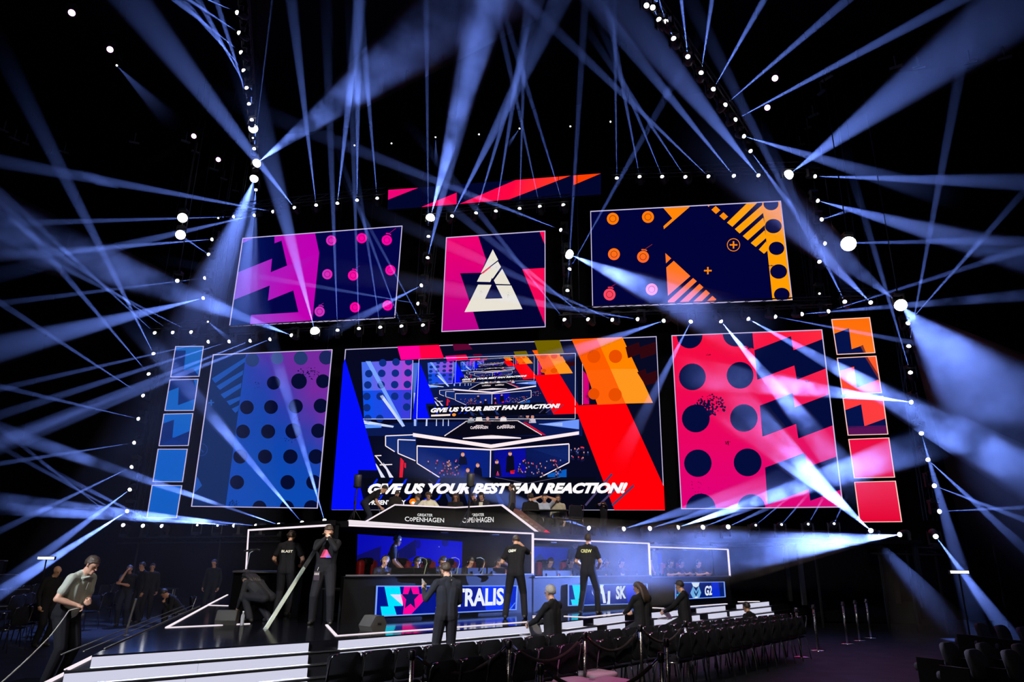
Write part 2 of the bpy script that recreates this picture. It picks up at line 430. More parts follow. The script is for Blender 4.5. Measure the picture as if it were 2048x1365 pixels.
# ------------------------------------------------------------------ player booths along the right wing
def bz(p, z): return V((p.x, p.y, z))
def to_px_col(x, off, z):   # point of the booth plane (moved out by off) below column x, at height z
    p = booth(x, 1150, off); return V((p.x, p.y, z))
BOOTHS = []
def make_booth(name, label, x0, x1, ytop0, ytop1, desk0, desk1, depth, grp, walls=True):
    a = booth(x0, ytop0); b_ = booth(x1, ytop1); zt = (a.z + b_.z) / 2; zd = (booth(x0, desk0).z + booth(x1, desk1).z) / 2
    A, B = flat(a), flat(b_); t = thing(name, label, 'booth', up(A, SZ), 0, grp); o = -V(t.location)
    back = -GN * depth
    m = MB(); m.prism([up(A, SZ), up(B, SZ), up(B, zd), up(A, zd)], back * .04); in_local(m, o).build('desk_front', PLASTIC, t)
    m = MB(); m.prism([up(A - GN * .13, zd - .28), up(B - GN * .13, zd - .28), up(B - GN * .85, zd - .28), up(A - GN * .85, zd - .28)], V((0, 0, .03))); in_local(m, o).build('desk_top', MBLACK, t)
    m = MB(); m.prism([up(A + GN * .06, zd + .002), up(B + GN * .06, zd + .002), up(B + GN * .05, zd + .002), up(A + GN * .05, zd + .002)], V((0, 0, .03))); in_local(m, o).build('desk_edge', mat('desk_edge_grey', (.10, .10, .12), .35), t)
    m = MB(); m.prism([up(A, zt - .03), up(B, zt - .03), up(B + back, zt - .03), up(A + back, zt - .03)], V((0, 0, .12))); in_local(m, o).build('roof', BLACK, t)
    m = MB(); m.prism([up(A + back, SZ), up(B + back, SZ), up(B + back, zt - .03), up(A + back, zt - .03)], back * .03); in_local(m, o).build('back_wall', BLACK, t)
    m = MB(); m.prism([up(B, SZ), up(B + back, SZ), up(B + back, zt - .03), up(B, zt - .03)], GU * .06); in_local(m, o).build('side_wall', BLACK, t)
    m = MB(); m.box((A + B) / 2 + V((0, 0, zt)) + GN * .03, ((B - A).length, .05, .036), Matrix.Rotation(GDIR, 3, 'Z')); in_local(m, o).build('roof_light', WHITELED, t)
    m = MB(); m.box(B + V((0, 0, (zt + zd) / 2)) + GN * .03, (.036, .05, zt - zd), Matrix.Rotation(GDIR, 3, 'Z')); in_local(m, o).build('post_light', WHITELED, t)
    BOOTHS.append(dict(A=A, B=B, zt=zt, zd=zd))
    L_ = (B - A).length
    for f_ in (.2, .5, .8):      # small lamps let into the roof over the players
        c_ = A.lerp(B, f_) + V((0, 0, zt - .05)) - GN * .25; m = MB(); m.box(c_, (.22, .10, .03), Matrix.Rotation(GDIR, 3, 'Z')); in_local(m, o).build('roof_lamp', MBLACK, t)
        ld = bpy.data.lights.new('booth_lamp', 'SPOT'); ld.energy = 26; ld.color = (1, .88, .74); ld.spot_size = radians(105); ld.spot_blend = .7; ld.shadow_soft_size = .06
        lo = bpy.data.objects.new('booth_lamp', ld); COL.objects.link(lo); lo.parent = t; lo.location = c_ + o + V((0, 0, -.03)); lo.rotation_euler = (GN * .9 + V((0, 0, 1))).to_track_quat('Z', 'Y').to_euler()
    return t
make_booth('player_booth', 'nearest open black player booth with blue screen behind its desk', 697, 1064, 1052, 1067.5, 1148.5, 1154.5, 3.0, 'player booths along the right wing')
make_booth('player_booth', 'middle black player booth, one step lower, crew member before its desk', 1067, 1296, 1080, 1086.7, 1154.6, 1154.6, 3.0, 'player booths along the right wing')
make_booth('player_booth', 'farthest and smallest black player booth at the end of the wing', 1298, 1454, 1095.5, 1098.9, 1155, 1155, 3.0, 'player booths along the right wing')

# back screens of the booths
def back_screen(name, label, quad, draw, off):
    screen(name, label, quad, lambda x, y: booth(x, y, off), GN, draw, edge=0, depth=.06, hang=False)
def d1(P):
    P.grid(P.quad, lambda x, y: lerp((8, 10, 175), (3, 4, 205), min(1, max(0, (x - 720) / 200))), 8); P.step()
    dk = (10, 10, 92)
    P.poly([(713, 1112), (762, 1093), (760, 1125), (832, 1079), (832, 1112), (800, 1128), (740, 1140), (713, 1150)], dk)
    P.disc(836, 1089, 6, (8, 8, 130), 9); P.disc(890, 1086, 7, (8, 8, 130), 8); P.disc(878, 1094.3, 1, (200, 200, 255))
back_screen('booth_screen', 'blue back screen with dark zigzag shapes in the nearest booth', [(715, 1069), (925, 1084), (923, 1152), (713, 1152)], d1, -2.6)
def d2(P):
    P.grid(P.quad, lambda x, y: lerp((10, 50, 190), (6, 20, 90), min(1, max(0, (x - 1066) / 110))), 8); P.step()
    P.poly([(1067, 1150), (1067, 1120), (1080, 1108), (1096, 1126), (1120, 1118), (1120, 1152)], (10, 40, 120))
back_screen('booth_screen', 'dim blue back screen in the middle booth', [(1066, 1094), (1170, 1097), (1168, 1154), (1066, 1154)], d2, -2.6)
def d3(P):
    P.grid(P.quad, (8, 30, 150), 2)
back_screen('booth_screen', 'small blue back screen in the farthest booth', [(1299, 1107), (1323, 1107), (1325, 1133), (1299, 1150)], d3, -2.6)

# team signs on the booth fronts
def crop(sx, ox, oy, fn): return lambda x, y: fn(x / sx + ox, y / sx + oy)
STAR5 = [(640, 975), (663, 1042), (720, 1042), (675, 1092), (683, 1172), (640, 1130), (588, 1172), (600, 1092), (560, 1042), (618, 1042)]
def sign1(P):
    P.grid(P.quad, (0, 18, 140), 1); P.step()
    P.poly([(1285, 955), (1620, 955), (1620, 1200), (1330, 1210)], (0, 50, 245)); P.poly([(1480, 955), (1620, 955), (1620, 1200), (1590, 1200)], (0, 30, 170))
    P.poly([(400, 955), (540, 955), (572, 1150), (490, 1152), (524, 1260), (384, 1260), (368, 1155), (440, 1155)], (0, 225, 255)); P.step()
    P.poly([(585, 955), (710, 955), (722, 1040), (815, 1038), (722, 1145), (640, 1232), (636, 1260), (568, 1260), (580, 1150), (548, 1045), (572, 1040)], (255, 0, 150)); P.poly([(455, 1045), (562, 1045), (572, 1148)], (225, 220, 255)); P.step()
    P.poly(STAR5, (15, 20, 100))
    P.text('ASTRALIS', [(872, 992), (1492, 986), (1487, 1142), (868, 1168)], (235, 240, 255), .035)
    P.line((1545, 1180), (1592, 1120), 8, (90, 140, 255))
screen('team_sign', 'largest blue team sign, with pink and cyan star emblem, nearest booth', [(330, 965), (1612, 963), (1600, 1186), (315, 1250)], crop(4.55, 680, 960, lambda x, y: booth(x, y, .06)), GN, sign1, edge=.02, depth=.04, group='team signs on the booth fronts', edgecol=glow('blue_edge', srgb((120, 160, 255)), 1.0), hang=False)
def sign2(P):
    P.grid(P.quad, (0, 25, 120), 1); P.step(); w = (225, 235, 255)
    P.poly([(935, 560), (1045, 560), (1068, 760), (960, 760)], (5, 40, 215)); P.poly([(460, 560), (530, 560), (555, 705), (520, 708), (537, 780), (467, 780), (452, 712), (490, 712)], (0, 220, 250)); P.step()
    P.poly([(712, 580), (750, 570), (738, 600), (752, 660), (765, 742), (740, 744), (728, 665), (708, 645)], w); P.poly([(780, 635), (803, 635), (800, 762), (768, 758), (780, 720)], w); P.poly([(640, 622), (655, 680), (640, 655)], w)
    P.text('SK', [(853, 592), (945, 588), (943, 703), (853, 712)], w, .035)
screen('team_sign', 'blue team sign reading two letters, middle booth, crew legs before it', [(425, 577), (1130, 570), (1135, 748), (425, 770)], crop(4.452, 1040, 1040, lambda x, y: booth(x, y, .06)), GN, sign2, edge=.02, depth=.04, group='team signs on the booth fronts', edgecol=MATS['blue_edge'], hang=False)
def sign3(P):
    P.grid(P.quad, (5, 30, 110), 1); P.step(); lb = (110, 175, 225)
    P.poly([(1700, 540), (1765, 540), (1787, 720), (1715, 720)], (10, 45, 210)); P.poly([(1395, 540), (1440, 540), (1460, 660), (1440, 665), (1452, 730), (1405, 730), (1395, 665), (1415, 665)], (0, 200, 235)); P.step()
    P.poly([(1520, 550), (1600, 548), (1590, 590), (1568, 606), (1540, 592)], (215, 230, 240)); P.poly([(1540, 592), (1568, 640), (1590, 590), (1612, 652), (1590, 706), (1545, 710), (1515, 655)], lb); P.step()
    P.poly([(1545, 625), (1566, 660), (1588, 622), (1584, 650), (1566, 685), (1550, 655)], (20, 45, 110)); P.poly([(1552, 690), (1582, 686), (1576, 702), (1558, 704)], (235, 240, 245)); P.line((1567, 600), (1567, 640), 3, (20, 45, 110))
    P.text('G2', [(1643, 590), (1708, 587), (1708, 672), (1643, 680)], (225, 235, 250), .035)
screen('team_sign', 'smallest blue team sign with pale mask emblem, farthest booth', [(1380, 558), (1815, 552), (1825, 690), (1380, 715)], crop(4.452, 1040, 1040, lambda x, y: booth(x, y, .06)), GN, sign3, edge=.02, depth=.04, group='team signs on the booth fronts', edgecol=MATS['blue_edge'], hang=False)

# ------------------------------------------------------------------ left wing: the open booth seen end-on, with its sloping frame
t = thing('end_booth', 'black booth on the stage corner with white top line and sloping frame', 'booth', atz(560, 1240, SZ)); o = -V(t.location)
RZ = BOOTHS[0]['zt']; LA, LB = atz(497, 1061, RZ), atz(660, 1051, RZ); LU = flat(LB - LA).normalized(); LN = V((LU.y, -LU.x, 0))
m = MB(); m.box((LA + LB) / 2, ((LB - LA).length, .04, .038), Matrix.Rotation(atan2(LU.y, LU.x), 3, 'Z')); in_local(m, o).build('roof_light', WHITELED, t)
pb = aty(492, 1141, LA.y); m = MB(); m.tube(LA, pb, .02, n=6); in_local(m, o).build('post_light', WHITELED, t)
da, db = aty(465, 1142, 16.8), aty(604, 1145.5, 16.6); db.z = da.z
dk = V((.1, .7, 0))
m = MB(); m.prism([da, db, db + dk, da + dk], V((0, 0, -.04))); in_local(m, o).build('desk_top', mat('desk_grey', (.06, .06, .065), .35), t)
m = MB(); m.prism([up(da + dk * .1, SZ), up(db + dk * .1, SZ), up(db + dk * .1, db.z - .04), up(da + dk * .1, da.z - .04)], dk * .05); in_local(m, o).build('desk_front', BLACK, t)
ra = LB - LN * .12; rb = LA - LN * 1.6
m = MB(); m.prism([LA, LB, ra, rb], V((0, 0, .1))); in_local(m, o).build('roof', BLACK, t)
m = MB(); m.prism([up(rb, SZ), up(ra, SZ), ra, rb], -LN * .08); in_local(m, o).build('back_wall', BLACK, t)
ca = atz(531, 1259, SZ); cb = aty(661, 1052, 16.2); mid = ca.lerp(cb, .52)
m = MB(); m.path([ca, mid], .045, 4); in_local(m, o).build('frame_bar', mat('frame_lit_tone', (.42, .47, .40), .45), t)  # lower half of one bar, its light put into the pale colour
m = MB(); m.path([mid, cb], .05, 4); in_local(m, o).build('frame_bar', mat('frame_unlit_tone', (.03, .03, .035), .45), t)  # unlit upper half of the same bar, coloured dark

# ------------------------------------------------------------------ caster deck above the booths, with its desk
DKZ = 2.62
dt = thing('caster_deck', 'raised black deck above the booths, white lit front edge', 'platform', (-2, 22, 0)); o = -V(dt.location)
Bz = BOOTHS[0]
f0 = booth(697, 1052); f0 = flat(f0); f1 = flat(booth(1064, 1067)); f2 = flat(booth(1300, 1090))
deck = [f0 - GN * .3, f1 - GN * .3, f1 - GN * 1.2 + GU * 2.5, flat(H(5, 1.2)), flat(H(-6.2, 1.2))]
m = MB(); m.prism([up(p, DKZ - .12) for p in deck], V((0, 0, .12))); in_local(m, o).build('deck_floor', BLACK, dt)
# tapering white fascia along the prow
fa = booth(700, 1040.5, .05); fb = booth(700, 1049, .05); fc = booth(967, 1060.5, .05); fl = booth(684, 1049, -.4)
m = MB(); m.prism([fb, fc, fa], -GN * .05); in_local(m, o).build('fascia_light', glow('fascia_white', srgb((236, 226, 232)), 1.0), dt)
m = MB(); m.prism([fl, fb, fa], -GN * .05); in_local(m, o).build('fascia_light', glow('fascia_side', srgb((200, 190, 196)), 1.0), dt)
# posts that carry it
for p in (deck[3], deck[4]):
    m = MB(); m.box(up(p * .98, (DKZ - .12 + SZ) / 2), (.15, .15, DKZ - .12 - SZ)); in_local(m, o).build('post', MBLACK, dt)
# two bright red floor panels on the deck, right of the desk
YD = 21.0
dd = thing('caster_desk', 'black trapezoid caster desk edged in white light, lettered twice', 'desk', up(flat(aty(911, 1060, YD)), DKZ)); o = -V(dd.location)
dL0 = aty(700, 1062, YD - 1.2); dL1 = aty(790, 1010.5, YD - 1.0); dC1 = aty(911, 1016, YD + .2); dR1 = aty(1004, 1011, YD - .6); dR0 = aty(1079, 1068, YD - .8)
dC0 = V((dC1.x, dC1.y, DKZ)); dL0.z = DKZ; dR0.z = DKZ
_n = (dC0 - dL0).cross(V((0, 0, 1)) + (dC1 - dC0) * .001).normalized(); dL1 = onplane(790, 1010.5, dC0, _n)
_n = (dR0 - dC0).cross(V((0, 0, 1))).normalized(); dR1 = onplane(1004, 1011, dC0, _n)
for q in ([dL0, dC0, dC1, dL1], [dC0, dR0, dR1, dC1]):
    m = MB(); nn = (q[1] - q[0]).cross(q[3] - q[0]).normalized(); m.prism(q, -nn * .06); in_local(m, o).build('front_panel', BLACK, dd)
bk = V((0, .8, 0))
m = MB(); m.prism([dL1, dC1, dR1, dR1 + bk, dC1 + bk, dL1 + bk], V((0, 0, -.04))); in_local(m, o).build('desk_top', MBLACK, dd)
m = MB(); m.path([dL0 + V((0, -.03, 0)), dL1 + V((0, -.03, 0))], .022, 6); m.path([dL1 + V((0, -.03, 0)), dC1 + V((0, -.03, 0)), dR1 + V((0, -.03, 0))], .022, 6); in_local(m, o).build('edge_light', WHITELED, dd)
m = MB(); m.path([dR1 + V((0, -.03, 0)), dR0 + V((0, -.03, 0))], .034, 6); in_local(m, o).build('edge_light', WHITELED, dd)
def lettering(par, name, items, plane_p, plane_n, col=None, s=4.55, ox=680, oy=960):
    o_ = -V(par.location); m = MB()
    for txt, quad, bold in items:
        vs_, fs_ = text_tris(txt, bold); pts = []
        for (x, y) in vs_:
            a = lerp(quad[3], quad[2], x); b_ = lerp(quad[0], quad[1], x); p = lerp(a, b_, y)
            pts.append(onplane(p[0] / s + ox, p[1] / s + oy, plane_p, plane_n) + plane_n * .02)
        m.add(pts, fs_)
    return in_local(m, o_).build(name, col or glow('letter_white', (.85, .85, .85), 1.0), par)
nl = (dC0 - dL0).cross(dL1 - dL0).normalized(); nr = (dR0 - dC0).cross(dC1 - dC0).normalized()
def cph(dx, dy, sk):   # the two-line mark; lower line set with a small raised o
    return None
lettering(dd, 'lettering', [('GREATER', [(702, 308), (841, 312), (841, 338), (702, 333)], .01), ('C', [(588, 336), (628, 338), (628, 380), (588, 378)], .01), ('o', [(632, 346), (660, 347), (660, 379), (632, 378)], .01), ('PENHAGEN', [(666, 341), (945, 350), (945, 391), (666, 382)], .01)], dL0, nl)
lettering(dd, 'lettering', [('GREATER', [(1203, 309), (1314, 306), (1314, 332), (1203, 336)], .01), ('C', [(1115, 350), (1148, 348), (1148, 392), (1115, 394)], .01), ('o', [(1151, 356), (1172, 355), (1172, 391), (1151, 392)], .01), ('PENHAGEN', [(1176, 346), (1400, 340), (1400, 388), (1176, 391)], .01)], dC0, nr)
# red lit slope beside the desk
rp = thing('red_side_panel', 'sloping red lit panel with worn pale print beside the caster desk', 'panel', up(flat(aty(1085, 1068, YD - .2)), DKZ)); o = -V(rp.location)
def rpl(x, y, Y=YD - .1): return aty(x, y, Y)
m = MB(); m.prism([rpl(1012, 1014), rpl(1040, 1020), rpl(1060, 1036), rpl(1082, 1052), rpl(1100, 1066), rpl(1080, 1066)], V((0, .05, 0))); in_local(m, o).build('board', mat('red_board', (.07, .004, .006), .6), rp)
m = MB(); m.prism([rpl(1086, 1066.5, YD - .2), rpl(1092, 1060, YD - .2), rpl(1101, 1066.5, YD - .2)], V((0, .03, 0))); in_local(m, o).build('red_light', glow('red_led', srgb((245, 10, 30)), 1.0), rp)
m = MB()
for (x, y, w, h) in ((1040, 1030, 9, 3), (1050, 1038, 8, 3), (1044, 1036, 6, 2), (1060, 1046, 7, 2), (1068, 1052, 8, 2), (1076, 1058, 6, 2)):
    m.prism([rpl(x, y, YD - .12), rpl(x + w, y + h, YD - .12), rpl(x + w * .7, y + h + 4, YD - .12), rpl(x - 1, y + 3, YD - .12)], V((0, .01, 0)))
in_local(m, o).build('print', mat('pale_print', (.14, .09, .07), .7), rp)
# lower rear platform behind the far booths
rt = thing('rear_platform', 'dark low platform behind the far booths carrying floor lamps', 'platform', up(flat(H(6, 2)), SZ)); o = -V(rt.location)
m = MB(); m.prism([up(flat(H(1.2, .1)), 2.5), up(flat(H(13, .1)), 2.5), up(flat(H(13, 2.6)), 2.5), up(flat(H(1.2, 2.6)), 2.5)], V((0, 0, .12))); in_local(m, o).build('platform_deck', BLACK, rt)
for (u, v) in ((12.8, .3), (12.8, 2.4), (9.5, 2.4), (9.5, .3)):
    m = MB(); m.box(up(flat(H(u, v)), (2.5 + SZ) / 2), (.12, .12, 2.5 - SZ)); in_local(m, o).build('post', MBLACK, rt)

# ------------------------------------------------------------------ the LED wall
NAVY = (4, 6, 62)
def wp(s, ox, oy, off=0.0): return crop(s, ox, oy, lambda x, y: wall(x, y, off))
rnd = random.Random(5)
def splat(P, cx, cy_, rx, ry, n, col, smin=2, smax=7):
    for _ in range(n):
        a = rnd.uniform(0, 2 * pi); r = rnd.random() ** .7; x = cx + rx * r * cos(a); y = cy_ + ry * r * sin(a); s = rnd.uniform(smin, smax)
        P.poly([(x + s * rnd.uniform(.4, 1) * cos(t), y + s * rnd.uniform(.4, 1) * sin(t)) for t in (0, 1.5, 3, 4.6)], col)

# left panel
def left_panel(P):
    P.grid(P.quad, (13, 40, 92), 2); P.step()
    def bl(x, y):
        t = min(1, max(0, (x - 640) / 500 + (500 - y) / 700)); u = min(1, max(0, (y - 700) / 500))
        return lerp(lerp((14, 68, 172), (118, 40, 158), t * t), (10, 78, 185), u * .6)
    for j in range(8):
        y0 = 190 + j * 132; y1 = y0 + 132; xl = lambda y: 690 - (y - 220) * .134
        for i in range(4):
            a, b = i / 4, (i + 1) / 4
            P.poly([(xl(y0) + (1290 - xl(y0)) * a, y0), (xl(y0) + (1290 - xl(y0)) * b, y0), (xl(y1) + (1290 - xl(y1)) * b, y1), (xl(y1) + (1290 - xl(y1)) * a, y1)], bl)
    st_ = (22, 78, 170)
    for q in ([(686, 245), (682, 275), (490, 412), (466, 383)], [(672, 328), (667, 358), (520, 456), (497, 432)], [(660, 410), (655, 442), (548, 512), (524, 486)], [(652, 498), (648, 522), (583, 557), (562, 530)], [(645, 555), (636, 592), (620, 606), (596, 580)], [(372, 1020), (404, 1078), (350, 1130), (345, 1075)]): P.poly(q, st_)
    P.line((445, 540), (482, 538), 9, (40, 90, 170)); P.line((462, 520), (464, 558), 9, (40, 90, 170)); P.ring(398, 845, 42, 4, (30, 70, 140)); P.line((385, 830), (412, 862), 8, (30, 70, 140)); P.step()
    D = (6, 12, 48); D2 = (34, 56, 110)
    for (x, y, r, c) in [(731, 262, 44, D2), (892, 251, 40, (60, 80, 140)), (1045, 250, 45, D2), (1210, 246, 46, (28, 36, 92)), (869, 411, 44, D), (1034, 400, 51, D), (1190, 400, 45, D), (695, 570, 45, D), (852, 568, 45, D), (1013, 563, 46, D), (1176, 560, 47, D), (670, 727, 45, D), (833, 727, 46, D), (995, 724, 50, D), (1160, 722, 47, D), (652, 890, 46, D), (813, 890, 46, D), (978, 890, 47, D), (1144, 890, 48, D), (631, 1057, 46, D), (960, 1057, 47, D), (1129, 1057, 48, D), (777, 1222, 46, D), (955, 1222, 46, D), (1114, 1222, 48, D)]: P.disc(x, y, r, c)
    splat(P, 1090, 350, 75, 50, 70, D, 2, 8); splat(P, 985, 775, 45, 25, 25, D, 2, 6); splat(P, 1020, 640, 25, 20, 14, D, 2, 5); splat(P, 760, 430, 25, 30, 12, D, 2, 6); splat(P, 612, 1195, 34, 22, 46, (8, 30, 90), 2, 8)
screen('led_screen', 'large blue to violet LED panel of dark dots, left of main screen', [(476, 226), (1252, 193), (1155, 1228), (334, 1216)], wp(3.25, 280, 640), WN, left_panel, .03)

def right_panel(P):
    def rd(x, y):
        t = min(1, max(0, (y - 200) / 950)); u = min(1, max(0, (x - 500) / 500)); return lerp(lerp((248, 12, 60), (226, 0, 120), t), lerp((255, 45, 62), (220, 10, 120), t), u)
    P.grid(P.quad, rd, 10); P.step()
    N = (3, 12, 58)
    P.poly([(440, 170), (535, 170), (545, 286), (500, 268), (470, 270), (440, 262)], N)
    for q in ([(548, 293), (760, 212), (775, 293), (950, 226), (972, 396), (795, 465), (780, 382), (565, 465)], [(580, 615), (770, 542), (783, 625), (992, 546), (1014, 726), (803, 806), (790, 722), (595, 795)], [(610, 975), (840, 890), (855, 972), (1040, 906), (1064, 1098), (873, 1168), (864, 1100), (625, 1190)]): P.poly(q, N)
    for (x, y, r) in [(172, 208, 75), (440, 196, 76), (188, 448, 78), (465, 439, 78), (208, 690, 81), (487, 687, 80), (220, 950, 80), (509, 945, 81), (237, 1212, 86), (530, 1212, 82)]: P.disc(x, y, r, N)
    splat(P, 300, 610, 85, 60, 110, N, 3, 13); splat(P, 250, 640, 60, 50, 60, N, 6, 16); splat(P, 392, 832, 16, 14, 14, (60, 10, 30), 3, 8); splat(P, 280, 320, 10, 8, 6, (90, 5, 30)); splat(P, 860, 474, 12, 6, 7, (90, 5, 30)); splat(P, 230, 1090, 70, 45, 26, (110, 10, 70), 2, 5); splat(P, 515, 270, 40, 14, 26, N, 3, 8)
screen('led_screen', 'large red and pink LED panel with dark dots and zigzags', [(66, 207), (941, 173), (1065, 1207), (123, 1217)], wp(2.9037, 1320, 600), WN, right_panel, .03)

# small squares at both sides
LSQ = [[(232, 173), (416, 171), (386, 370), (199, 374)], [(195, 390), (381, 385), (351, 592), (161, 593)], [(156, 612), (347, 608), (316, 820), (123, 822)], [(118, 840), (311, 840), (279, 1056), (84, 1055)], [(79, 1075), (275, 1077), (240, 1290), (45, 1288)]]
LDK = [[[(228, 200), (298, 200), (284, 330), (345, 318), (388, 372), (200, 374)]], [[(195, 390), (350, 388), (372, 480), (355, 516), (247, 556), (252, 440), (183, 466)]], [[(148, 676), (222, 650), (210, 772), (335, 718), (316, 820), (123, 822)]], [], []]
for i, q in enumerate(LSQ):
    def dr(P, i=i):
        P.grid(P.quad, lambda x, y: lerp((16, 98, 186), (6, 92, 196), min(1, max(0, (y - 180) / 700))), 3); P.step()
        for d in LDK[i]: P.poly(d, (8, 38, 108))
        if i == 2: P.poly([(130, 770), (330, 760), (316, 830), (118, 830)], (8, 48, 130))
    screen('led_tile', ['small blue LED square with dark step, top of the left column', 'small blue LED square with dark arrow shape, second in left column', 'small blue LED square with dark step, middle of left column', 'plain blue LED square, fourth down the left column', 'plain blue LED square, lowest of the left column'][i], q, wp(3.25, 280, 640), WN, dr, .024, group='blue squares of the left column')
RSQ = [[(994, 114), (1218, 102), (1250, 310), (1026, 320)], [(1027, 338), (1255, 326), (1288, 542), (1058, 550)], [(1060, 570), (1295, 560), (1325, 783), (1090, 789)], [(1093, 810), (1330, 801), (1364, 1033), (1126, 1038)], [(1127, 1058), (1368, 1052), (1405, 1292), (1158, 1294)]]
RCO = [((255, 110, 8), (255, 120, 30)), ((255, 92, 40), (255, 70, 50)), ((255, 60, 62), (250, 62, 66)), ((238, 10, 66), (232, 30, 90)), ((236, 50, 90), (228, 4, 52))]
RDK = [[[(1005, 200), (1097, 166), (1113, 287), (1163, 270), (1192, 315), (1026, 322)]], [[(1020, 330), (1185, 325), (1272, 462), (1142, 512), (1127, 388), (1040, 414)]], [[(1071, 643), (1168, 608), (1187, 735), (1315, 688), (1330, 740), (1080, 745)]], [], []]
for i, q in enumerate(RSQ):
    def dr(P, i=i):
        y0, y1 = P.quad[0][1], P.quad[2][1]
        P.grid(P.quad, lambda x, y: lerp(RCO[i][0], RCO[i][1], min(1, max(0, (y - y0) / (y1 - y0)))), 4); P.step()
        for d in RDK[i]: P.poly(d, (5, 18, 74))
        if i == 0: P.poly([(1163, 270), (1178, 262), (1205, 330), (1192, 330)], (130, 55, 40))
        if i == 1: P.poly([(1185, 325), (1200, 325), (1290, 470), (1272, 470)], (120, 40, 40))
        if i == 2: P.poly([(1080, 735), (1330, 730), (1330, 800), (1080, 800)], (88, 18, 84))
    screen('led_tile', ['orange LED square with dark step, top of the right column', 'orange and navy LED square, second in the right column', 'coral LED square with purple band, middle of right column', 'plain crimson LED square, fourth down the right column', 'plain red pink LED square, lowest of the right column'][i], q, wp(2.9037, 1320, 600), WN, dr, .024, group='red squares of the right column', edgecol=glow('tile_edge', srgb((255, 200, 190)), 1.0))

# upper left
def upper_left(P):
    P.grid(P.quad, lambda x, y: lerp((3, 44, 112), (3, 4, 70), min(1, max(0, (x - 120) / 380))), 8); P.step()
    mg = lambda x, y: lerp((132, 84, 214), (190, 0, 178), min(1, max(0, (x - 150) / 480)))
    P.poly([(532, 170), (925, 170), (968, 372), (897, 1060), (290, 1100), (303, 978), (765, 950), (715, 738), (468, 838), (485, 690), (110, 840), (165, 565), (508, 428), (495, 560), (655, 495), (600, 252), (532, 278)], mg)
    P.poly([(205, 222), (360, 210), (210, 282)], mg); P.step()
    pk = lambda x, y: lerp((206, 50, 190), (255, 0, 160), min(1, max(0, (x - 1000) / 250)))
    cs = [(1085, 250), (1383, 228), (1627, 247), (1047, 580), (1298, 592), (1662, 540), (972, 944), (1317, 903), (1635, 885)]
    for x, y in cs: P.disc(x, y, 50, pk)
    P.step()
    for x, y in cs: P.ring(x, y, 29, 4, (30, 10, 90))
    P.ring(1627, 247, 70, 10, (255, 0, 160), 6, -1.7, -.9); P.line((1640, 190), (1716, 132), 4, (190, 10, 130)); P.line((1300, 540), (1365, 498), 4, (120, 20, 130)); P.line((960, 892), (1010, 862), 4, (150, 30, 150)); P.ring(1298, 592, 66, 9, (230, 20, 170), 6, -1.7, -.9); P.ring(972, 944, 66, 9, (180, 40, 180), 6, -1.7, -.9)
screen('led_screen', 'tilted purple LED panel with nine pink rings, upper left', [(222, 228), (1780, 107), (1708, 1010), (92, 1090)], wp(4.876, 440, 430), WN, upper_left, .03)
# emblem panel
def emblem(P):
    P.grid(P.quad, (3, 3, 52), 1); P.step()
    mg = lambda x, y: lerp((238, 0, 110), (186, 0, 140), min(1, max(0, (y - 560) / 740)))
    P.poly([(90, 540), (368, 530), (437, 740), (400, 842), (235, 846), (392, 1310), (60, 1330)], mg)
    rd = (255, 8, 82); P.poly([(846, 500), (930, 500), (910, 660)], rd); P.poly([(720, 815), (930, 802), (930, 1330)], lambda x, y: lerp((255, 8, 80), (228, 0, 96), (y - 800) / 500)); P.step()
    w = (232, 226, 212)
    P.poly([(490, 660), (532, 742), (396, 848)], w); P.poly([(392, 860), (530, 754), (554, 796), (488, 890), (484, 880), (470, 915), (366, 912)], w); P.poly([(563, 812), (627, 933), (512, 930), (498, 902)], w)
    P.poly([(375, 935), (480, 937), (430, 1046), (566, 1042), (515, 940), (634, 942), (721, 1126), (269, 1150)], w); P.poly([(404, 844), (466, 796), (476, 800), (414, 850)], (240, 20, 90)); P.step()
    splat(P, 400, 1000, 12, 22, 9, (190, 186, 172), 2, 5); splat(P, 610, 1015, 18, 22, 12, (190, 186, 172), 2, 5); splat(P, 518, 800, 6, 8, 4, (180, 176, 160), 2, 4); splat(P, 492, 742, 5, 5, 3, (180, 176, 160), 2, 4)
screen('led_screen', 'square LED panel with split white triangle emblem on pink and navy', [(126, 567), (900, 515), (902, 1267), (90, 1305)], wp(3.9, 860, 330), WN, emblem, .03)
